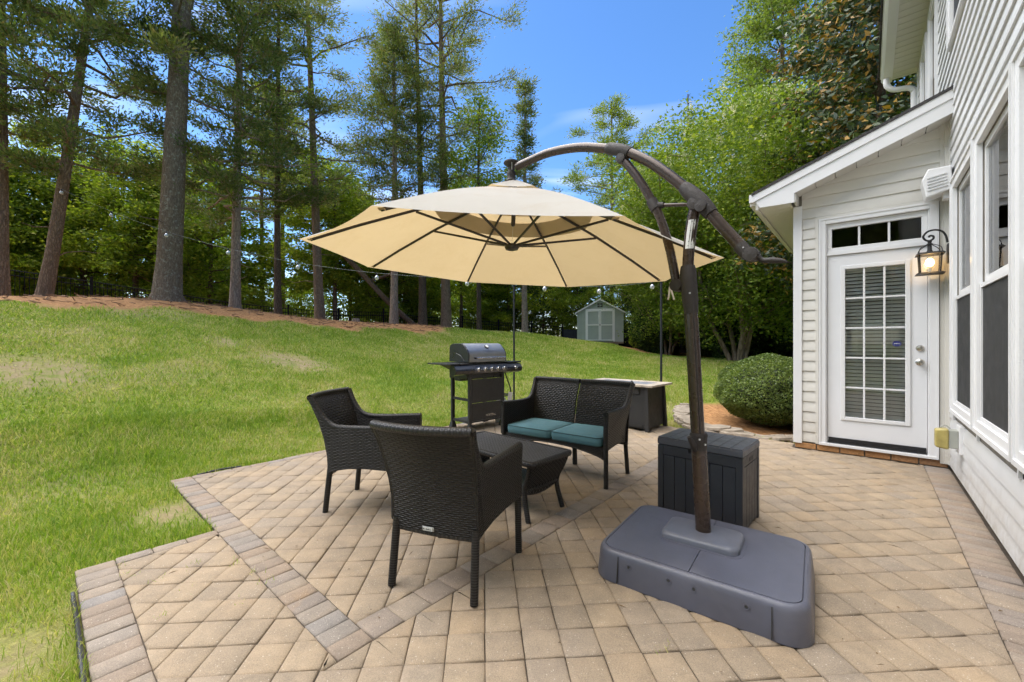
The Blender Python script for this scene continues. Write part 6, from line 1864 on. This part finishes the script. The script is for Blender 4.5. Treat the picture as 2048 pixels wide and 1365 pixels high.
for i in range(7):                                                        # fuller at the left, where the woods come close
    px = -1.36 + 0.95 * i / 6 + rw.uniform(-0.02, 0.02)
    spots_.append((px, float(np.interp(px, [-1.4, -1.0, -0.45], [13.0, 14.5, 18.6])) + rw.uniform(1.2, 5.0), rw.choice([0, 1, 0, 3])))
for i in range(9):                                                       # and thicker between the grill and the shed
    px = -0.30 + 0.42 * i / 8 + rw.uniform(-0.015, 0.015)
    spots_.append((px, float(np.interp(px, [-0.45, -0.2, 0.12], [18.6, 21.0, 24.5])) + rw.uniform(1.5, 6.0), rw.choice([0, 4, 3, 3])))
spots_.sort()
names = ["leafy_tree", "leafy_tree", "woodland_pine", "young_tree", "dark_leafy_tree"]
desc = ["round-crowned leafy tree", "tall leafy tree", "bare-stemmed pine", "young bright green tree", "deep green shade tree"]
def ordinal(n): return "%d%s" % (n, "th" if 10 <= n % 100 <= 20 else {1: "st", 2: "nd", 3: "rd"}.get(n % 10, "th"))
cnt = {}
for px, y, kd in spots_:
    cnt[kd] = cnt.get(kd, 0) + 1
    put_tree(names[kd], "%s in the woods behind the fence, %s such from the left" % (desc[kd], ordinal(cnt[kd])), "woodland trees behind the fence", wood[kd], px * y, y, rw.uniform(0, 6.28), rw.uniform(0.85, 1.15), rw.uniform(0.85, 1.15))

# trees across the garden behind the viewer, seen only in the window panes
for i, (x, y, kd, sc) in enumerate(((-9.0, -8.0, 1, 1.2), (-6.5, -10.5, 0, 1.3), (-12.0, -5.5, 0, 1.25), (-14.5, -3.0, 1, 1.3), (-4.0, -13.0, 1, 1.3), (-10.5, -11.0, 3, 1.5), (-16.0, -7.5, 0, 1.5), (-7.5, -14.5, 4, 1.5), (-13.0, -9.5, 4, 1.5), (-17.5, 0.5, 4, 1.2))):
    put_tree(names[kd], "%s mirrored in the door panes, %s of that row" % (desc[kd], ordinal(i + 1)), "trees mirrored in the panes", wood[kd], x, y, i * 1.1, sc)

# --- dark evergreen shrubs under the myrtles
def shrub_mesh(name, seed, rx, rz, leaves, size, leafm, core, lumps=0.16, low=0.12):
    rng = np.random.default_rng(seed)
    d = rng.normal(size=(leaves, 3)); d /= np.linalg.norm(d, axis=1, keepdims=True)
    lump = 1 + lumps * np.sin(d[:, 0] * 4.1 + seed) * np.sin(d[:, 1] * 3.7 + 1) * np.cos(d[:, 2] * 4.3) + 0.5 * lumps * np.sin(d[:, 0] * 9 + 2) * np.sin(d[:, 2] * 8 + d[:, 1] * 7)
    r = lump * (1 - np.abs(rng.normal(size=leaves)) * 0.055)
    C = d * r[:, None] * np.array([rx, rx, rz]); C[:, 2] += rz
    keep = C[:, 2] > low
    C, dd = C[keep], d[keep]
    V, F = leaf_quads(C, len(C), size, 0.55, rng, 0.8, dd * 0.5 + rng.normal(size=dd.shape) * 0.8)
    n, m_ = 24, 14
    vs, fs = [], []
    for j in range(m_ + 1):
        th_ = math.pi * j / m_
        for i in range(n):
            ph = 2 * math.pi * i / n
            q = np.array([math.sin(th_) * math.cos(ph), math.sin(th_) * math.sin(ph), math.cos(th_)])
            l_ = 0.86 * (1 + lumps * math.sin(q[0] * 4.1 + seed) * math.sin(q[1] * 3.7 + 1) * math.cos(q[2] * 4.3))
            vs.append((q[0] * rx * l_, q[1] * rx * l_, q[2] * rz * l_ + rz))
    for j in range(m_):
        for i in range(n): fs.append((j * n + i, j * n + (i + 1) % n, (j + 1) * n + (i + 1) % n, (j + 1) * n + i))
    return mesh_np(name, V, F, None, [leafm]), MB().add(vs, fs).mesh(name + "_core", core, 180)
mat_core = plain("inner_twigs", (0.014, 0.017, 0.008), 0.95, 0.3, 20)  # solid dark core added inside each shrub's leaf shell to block light
ev = shrub_mesh("evergreen", 41, 1.45, 1.75, 16000, 0.13, L_dark, mat_core, 0.30)
for i, (x, y, s, lab) in enumerate(((8.6, 16.2, 1.0, "dark evergreen shrub beside the myrtle's tan stems"), (10.3, 16.0, 1.15, "tall dark evergreen shrub directly behind the clipped bush"), (12.2, 15.0, 1.2, "dark evergreen shrub closest to the house corner"),
                             (6.55, 18.9, 0.62, "low dark evergreen shrub between the pole and the mast"), (7.3, 20.3, 0.85, "dark evergreen shrub behind the far pole"), (9.6, 19.0, 1.3, "large dark evergreen shrub in the gap behind the mast"), (13.6, 17.2, 1.45, "broad evergreen mass hidden partly by the house corner"))):
    t = empty("evergreen_shrub", (x, y, tz(x, y) - 0.15), i * 1.3, lab, "shrub", "dark evergreen shrubs")
    link("foliage", ev[0], t); link("twigs", ev[1], t); t.scale = (s, s, s)
sm_ = shrub_mesh("small_shrub", 42, 0.42, 0.50, 2600, 0.10, L_dec, mat_core, 0.35)
for i, (x, y, s, lab) in enumerate(((6.35, 20.6, 0.95, "small leafy bush to the right of the shed doors"), (6.95, 20.3, 0.85, "small leafy bush nearest the dark screen by the shed"))):
    t = empty("small_bush", (x, y, tz(x, y) - 0.05), i * 2.0, lab, "shrub", "small bushes by the shed")
    link("foliage", sm_[0], t); link("twigs", sm_[1], t); t.scale = (s, s, s)
# clipped boxwood
bx1 = shrub_mesh("boxwood", 43, 0.83, 0.60, 34000, 0.036, L_box, mat_core, 0.09, 0.05)
t = empty("clipped_bush", (3.86, 6.05, 0.0), 0.6, "rounded clipped boxwood bush beside the house corner", "bush"); link("foliage", bx1[0], t); link("twigs", bx1[1], t); t.scale = (0.95, 0.9, 0.77)
t = empty("clipped_bush", (4.42, 7.1, 0.03), 2.2, "second clipped bush peeking out behind the rounded boxwood", "bush"); link("foliage", bx1[0], t); link("twigs", bx1[1], t); t.scale = (0.92, 0.8, 0.80)
# dry-laid stones round the bed
mat_stone = plain("field_stone", (0.27, 0.225, 0.175), 0.85, 0.3, 9, 0.7, 60)
sb_ = empty("stone_border", (3.2, 5.6, 0), 0, "low dry-laid border of flat tan stones around the clipped bush", "stone edging")
rs_ = random.Random(4)
line = [(3.62, 4.98), (3.30, 5.16), (2.98, 5.38), (2.72, 5.62), (2.58, 5.95), (2.66, 6.35), (2.82, 6.75), (3.0, 7.1)]
pl_ = smooth_line([(a, c, 0) for a, c in line], 4)
for i, q in enumerate(pl_):
    for lay in range(1 if i < 9 else 2):
        w_, d_, h_ = rs_.uniform(0.13, 0.23), rs_.uniform(0.09, 0.16), rs_.uniform(0.022, 0.045)
        n = 7
        poly = [(math.cos(6.28 * j / n) * w_ * rs_.uniform(0.7, 1.1), math.sin(6.28 * j / n) * d_ * rs_.uniform(0.7, 1.15)) for j in range(n)]
        z0 = lay * 0.036
        tl_ = rs_.uniform(-0.12, 0.12)
        mb = MB().prism(poly, lambda x, y: (x, y, 0.0 + x * tl_), lambda x, y: (x * 0.94, y * 0.94, h_ + x * tl_))
        nx = pl_[min(i + 1, len(pl_) - 1)] - pl_[max(0, i - 1)]
        mb.build("stone", mat_stone, sb_, bevel=0.006, loc=(q.x - 3.2 + rs_.uniform(-0.06, 0.06) + 0.03 * lay, q.y - 5.6 + rs_.uniform(-0.05, 0.05), z0 + tz(q.x, q.y) + 0.005), rot=(0, 0, math.atan2(nx.y, nx.x) + rs_.uniform(-0.3, 0.3)))
# small stump and fallen limb on the pine straw
lg = empty("fallen_log", (-6.6, 17.3, tz(-6.6, 17.3) + 1.7), 0, "dead trunk leaning diagonally through the woods behind the fence", "log")
MB().tube(smooth_line([(-1.6, 1.4, 2.2), (-0.3, 1.3, 0.9), (1.0, 1.3, -0.5), (2.3, 1.5, -1.7)], 4), [0.12] * 13, 8).tube(smooth_line([(0.2, 1.3, 0.5), (1.4, 1.2, 0.9), (2.4, 1.1, 1.7)], 4), 0.07, 7).build("stem", bark_dark, lg, smooth=60)
stp = empty("tree_stump", (-5.95, 15.6, tz(-5.95, 15.6)), 0, "small pale stump at the edge of the pine straw", "stump")
MB().lathe([(0.17, -0.1), (0.15, 0.02), (0.13, 0.10), (0.12, 0.12)], 12).build("wood", bark_tan, stp, smooth=40)

# ------------------------------------------------------------------ woodland understory seen as one mass
rng = np.random.default_rng(77)
n_c = 1000
px = rng.uniform(-1.45, 0.75, n_c)
by = np.interp(px, [-1.45, -1.0, -0.45, -0.2, 0.12, 0.75], [13.5, 15.0, 19.2, 21.6, 25.0, 24.5])
yy = by + rng.uniform(1.0, 12.0, n_c)
xx = px * yy
zz = terrain(xx, yy) + np.abs(rng.normal(size=n_c)) * np.where(px > -0.5, 1.5, 0.8)
wt = np.where(px > -0.5, 1.0, 0.5); idx = rng.choice(n_c, 70000, p=wt / wt.sum())
C = np.stack([xx, yy, zz], 1)[idx] + rng.normal(size=(70000, 3)) * np.array([0.5, 0.5, 0.28])
V, F = leaf_quads(C, 70000, 0.16, 0.5, rng, 0.55)
tag(link("undergrowth", mesh_np("undergrowth", V, F, None, [L_dec])), "bright leafy undergrowth filling the woods behind the fence", kind="stuff")

# ------------------------------------------------------------------ grass
def blades(n_try, rmin, rmax, dens_pow, h0, w0, seed):
    rng = np.random.default_rng(seed)
    ang = rng.uniform(-1.5, 1.0, n_try)                       # bearing from straight ahead
    t = rng.uniform(0, 1, n_try)
    e = 2 - dens_pow
    r = (rmin ** e + (rmax ** e - rmin ** e) * t) ** (1 / e) if abs(e) > 1e-6 else rmin * (rmax / rmin) ** t
    x, y = r * np.sin(ang), r * np.cos(ang)
    u, v = w2uv(x, y)
    u = u + rng.normal(size=n_try) * 0.012; v = v + rng.normal(size=n_try) * 0.012          # the turf creeps over the edge
    on_patio = ((u > 0.105) & (v < 3.175) & (u < 5.94)) | ((u > 0.73) & (v < 4.61) & (u < 5.94))
    on_patio |= (u > -1.7) & (v < 1.2) & (u < 5.94)
    on_patio |= (u > 5.6) & (v < 0.66)
    m_ = mulch_mask(x, y)
    keep = (~on_patio) & (m_ < rng.uniform(0.15, 0.7, n_try)) & (v > -0.5)
    bush = np.hypot(x - 4.35, y - 6.25) < 1.62
    keep &= ~bush
    # worn patches
    keep &= rng.uniform(0, 1, n_try) > worn_mask(x, y) * 0.92
    return x[keep], y[keep], r[keep], rng
def grass_mesh(name, n_try, rmin, rmax, dp, h0, w0, wr, seed, mat, simple=False):
    x, y, r, rng = blades(n_try, rmin, rmax, dp, h0, w0, seed)
    n = len(x)
    z = terrain(x, y) - 0.012
    patch = 0.5 + 0.5 * np.sin(x * 2.1 + 1.3 * np.sin(y * 1.7)) * np.sin(y * 2.4 + 0.9 * np.sin(x * 2.9))
    h = h0 * rng.uniform(0.45, 1.25, n) * (0.7 + 0.6 * patch)
    w = w0 * (r / wr) ** 0.85 * rng.uniform(0.7, 1.3, n)
    a = rng.uniform(0, 6.283, n); bnd = rng.uniform(0.15, 0.95, n) * h
    la = rng.uniform(0, 6.283, n)
    dx, dy = np.cos(a) * w / 2, np.sin(a) * w / 2
    lx, ly = np.cos(la) * bnd, np.sin(la) * bnd
    B = np.stack([x, y, z], 1)
    v0 = B + np.stack([-dx, -dy, np.zeros(n)], 1); v1 = B + np.stack([dx, dy, np.zeros(n)], 1)
    mid = B + np.stack([lx * 0.35, ly * 0.35, h * 0.62], 1)
    v2 = mid + np.stack([dx * 0.8, dy * 0.8, np.zeros(n)], 1); v3 = mid - np.stack([dx * 0.8, dy * 0.8, np.zeros(n)], 1)
    tip = B + np.stack([lx, ly, h * 0.95], 1)
    if simple:
        return mesh_np(name, np.stack([v0, v1, tip], 1).reshape(-1, 3), None, np.arange(3 * n).reshape(n, 3), [mat])
    V = np.stack([v0, v1, v2, v3, tip], 1).reshape(-1, 3)
    o = np.arange(n) * 5
    return mesh_np(name, V, np.stack([o, o + 1, o + 2, o + 3], 1), np.stack([o + 3, o + 2, o + 4], 1), [mat])
mat_grass, nt, b = new_mat("grass_blades")
k = NT(nt)
g = k.n("ShaderNodeNewGeometry")
f = lawn_colour(k, g.outputs["Position"])
f = k.m('ADD', f, k.m('MULTIPLY', k.m('SUBTRACT', g.outputs["Random Per Island"], 0.5), 0.30))
c = k.ramp(f, [(0.34, (0.165, 0.275, 0.030)), (0.44, (0.25, 0.36, 0.048)), (0.54, (0.35, 0.415, 0.080)), (0.61, (0.50, 0.47, 0.19)), (0.72, (0.60, 0.52, 0.32))])
k.l(c, b.inputs["Base Color"]); b.inputs["Roughness"].default_value = 0.5; b.inputs["Specular IOR Level"].default_value = 0.3
t = k.n("ShaderNodeBsdfTranslucent"); k.l(k.mix(1.0, c, (1.15, 1.2, 0.6), 'MULTIPLY'), t.inputs["Color"])
mx = k.n("ShaderNodeMixShader"); mx.inputs[0].default_value = 0.4
k.l(b.outputs[0], mx.inputs[1]); k.l(t.outputs[0], mx.inputs[2]); k.l(mx.outputs[0], nt.nodes["Material Output"].inputs["Surface"])
tag(link("grass", grass_mesh("grass_near", 290000, 1.5, 6.5, 0.9, 0.058, 0.0042, 3.0, 101, mat_grass)), "uneven green and straw coloured grass at the patio edge", kind="stuff")
tag(link("grass", grass_mesh("grass_far", 460000, 6.0, 22.0, 1.1, 0.060, 0.0062, 3.0, 102, mat_grass, True)), "mown grass on the slope below the pines", kind="stuff")
# tufts growing in the paver joints
rt_ = np.random.default_rng(9)
jt = MB()
for (u_, v_, n_) in ((0.70, 2.60, 14), (0.735, 2.42, 12), (0.55, 2.75, 10), (0.48, 2.5, 9), (0.40, 2.72, 8), (0.735, 2.28, 10), (0.36, 2.35, 8), (0.30, 2.9, 9), (0.285, 3.05, 9), (2.02, 0.69, 9), (0.60, 2.2, 6), (1.6, 0.61, 12)):
    for i in range(n_):
        p = uv2w(u_ + rt_.normal() * 0.02, v_ + rt_.normal() * 0.02)
        a = rt_.uniform(0, 6.28); h_ = rt_.uniform(0.012, 0.035); w_ = 0.0022
        q = Vector((math.cos(a) * w_, math.sin(a) * w_, 0)); l_ = Vector((rt_.normal() * 0.014, rt_.normal() * 0.014, h_))
        p.z = -0.008
        jt.add([tuple(p - q), tuple(p + q), tuple(p + l_)], [(0, 1, 2)])
tag(jt.build("weeds", mat_grass, recalc=False), "tiny weeds sprouting from the paver joints", kind="stuff")

# bits of leaf, needle and grit lying on the pavers
rl_ = np.random.default_rng(19)
lt = MB()
for i in range(150):
    u_, v_ = rl_.uniform(0.2, 5.6), rl_.uniform(-0.5, 4.5)
    if u_ < 0.75 and v_ > 3.05: continue
    p = uv2w(u_, v_); a = rl_.uniform(0, 6.28); L_ = rl_.uniform(0.006, 0.022) if i % 3 else rl_.uniform(0.03, 0.07)
    w_ = L_ * 0.4 if i % 3 else 0.0016
    d_ = Vector((math.cos(a), math.sin(a), 0)); n_ = Vector((-d_.y, d_.x, 0))
    p.z = 0.004
    lt.add([tuple(p - d_ * L_ * 0.5), tuple(p + n_ * w_ * 0.5 + Vector((0, 0, 0.004))), tuple(p + d_ * L_ * 0.5), tuple(p - n_ * w_ * 0.5)], [(0, 1, 2, 3)])
tag(lt.build("leaf_litter", plain("dry_leaf_bits", (0.16, 0.10, 0.05), 0.9, 0.5, 9), recalc=False), "scattered dry leaf bits and pine needles on the pavers", kind="stuff")
# twigs and cones on the pine straw
tw_ = MB()
for i in range(420):
    u_ = rl_.uniform(-3, 11); v_ = float(np.interp(u_, _bu, _bv)) + rl_.uniform(0.1, 2.6)
    w3 = uv2w(u_, v_); z_ = tz(w3.x, w3.y); a = rl_.uniform(0, 6.28); L_ = rl_.uniform(0.05, 0.35)
    d_ = Vector((math.cos(a), math.sin(a), rl_.uniform(-0.05, 0.15))) * L_
    tw_.tube([(w3.x, w3.y, z_ + 0.0), (w3.x + d_.x, w3.y + d_.y, z_ + 0.015 + abs(d_.z))], rl_.uniform(0.005, 0.014), 4, cap=False)
tag(tw_.build("straw_debris", plain("straw_twigs", (0.26, 0.15, 0.08), 0.9, 0.4, 3), recalc=False), "twigs and cones strewn over the pine straw", kind="stuff")
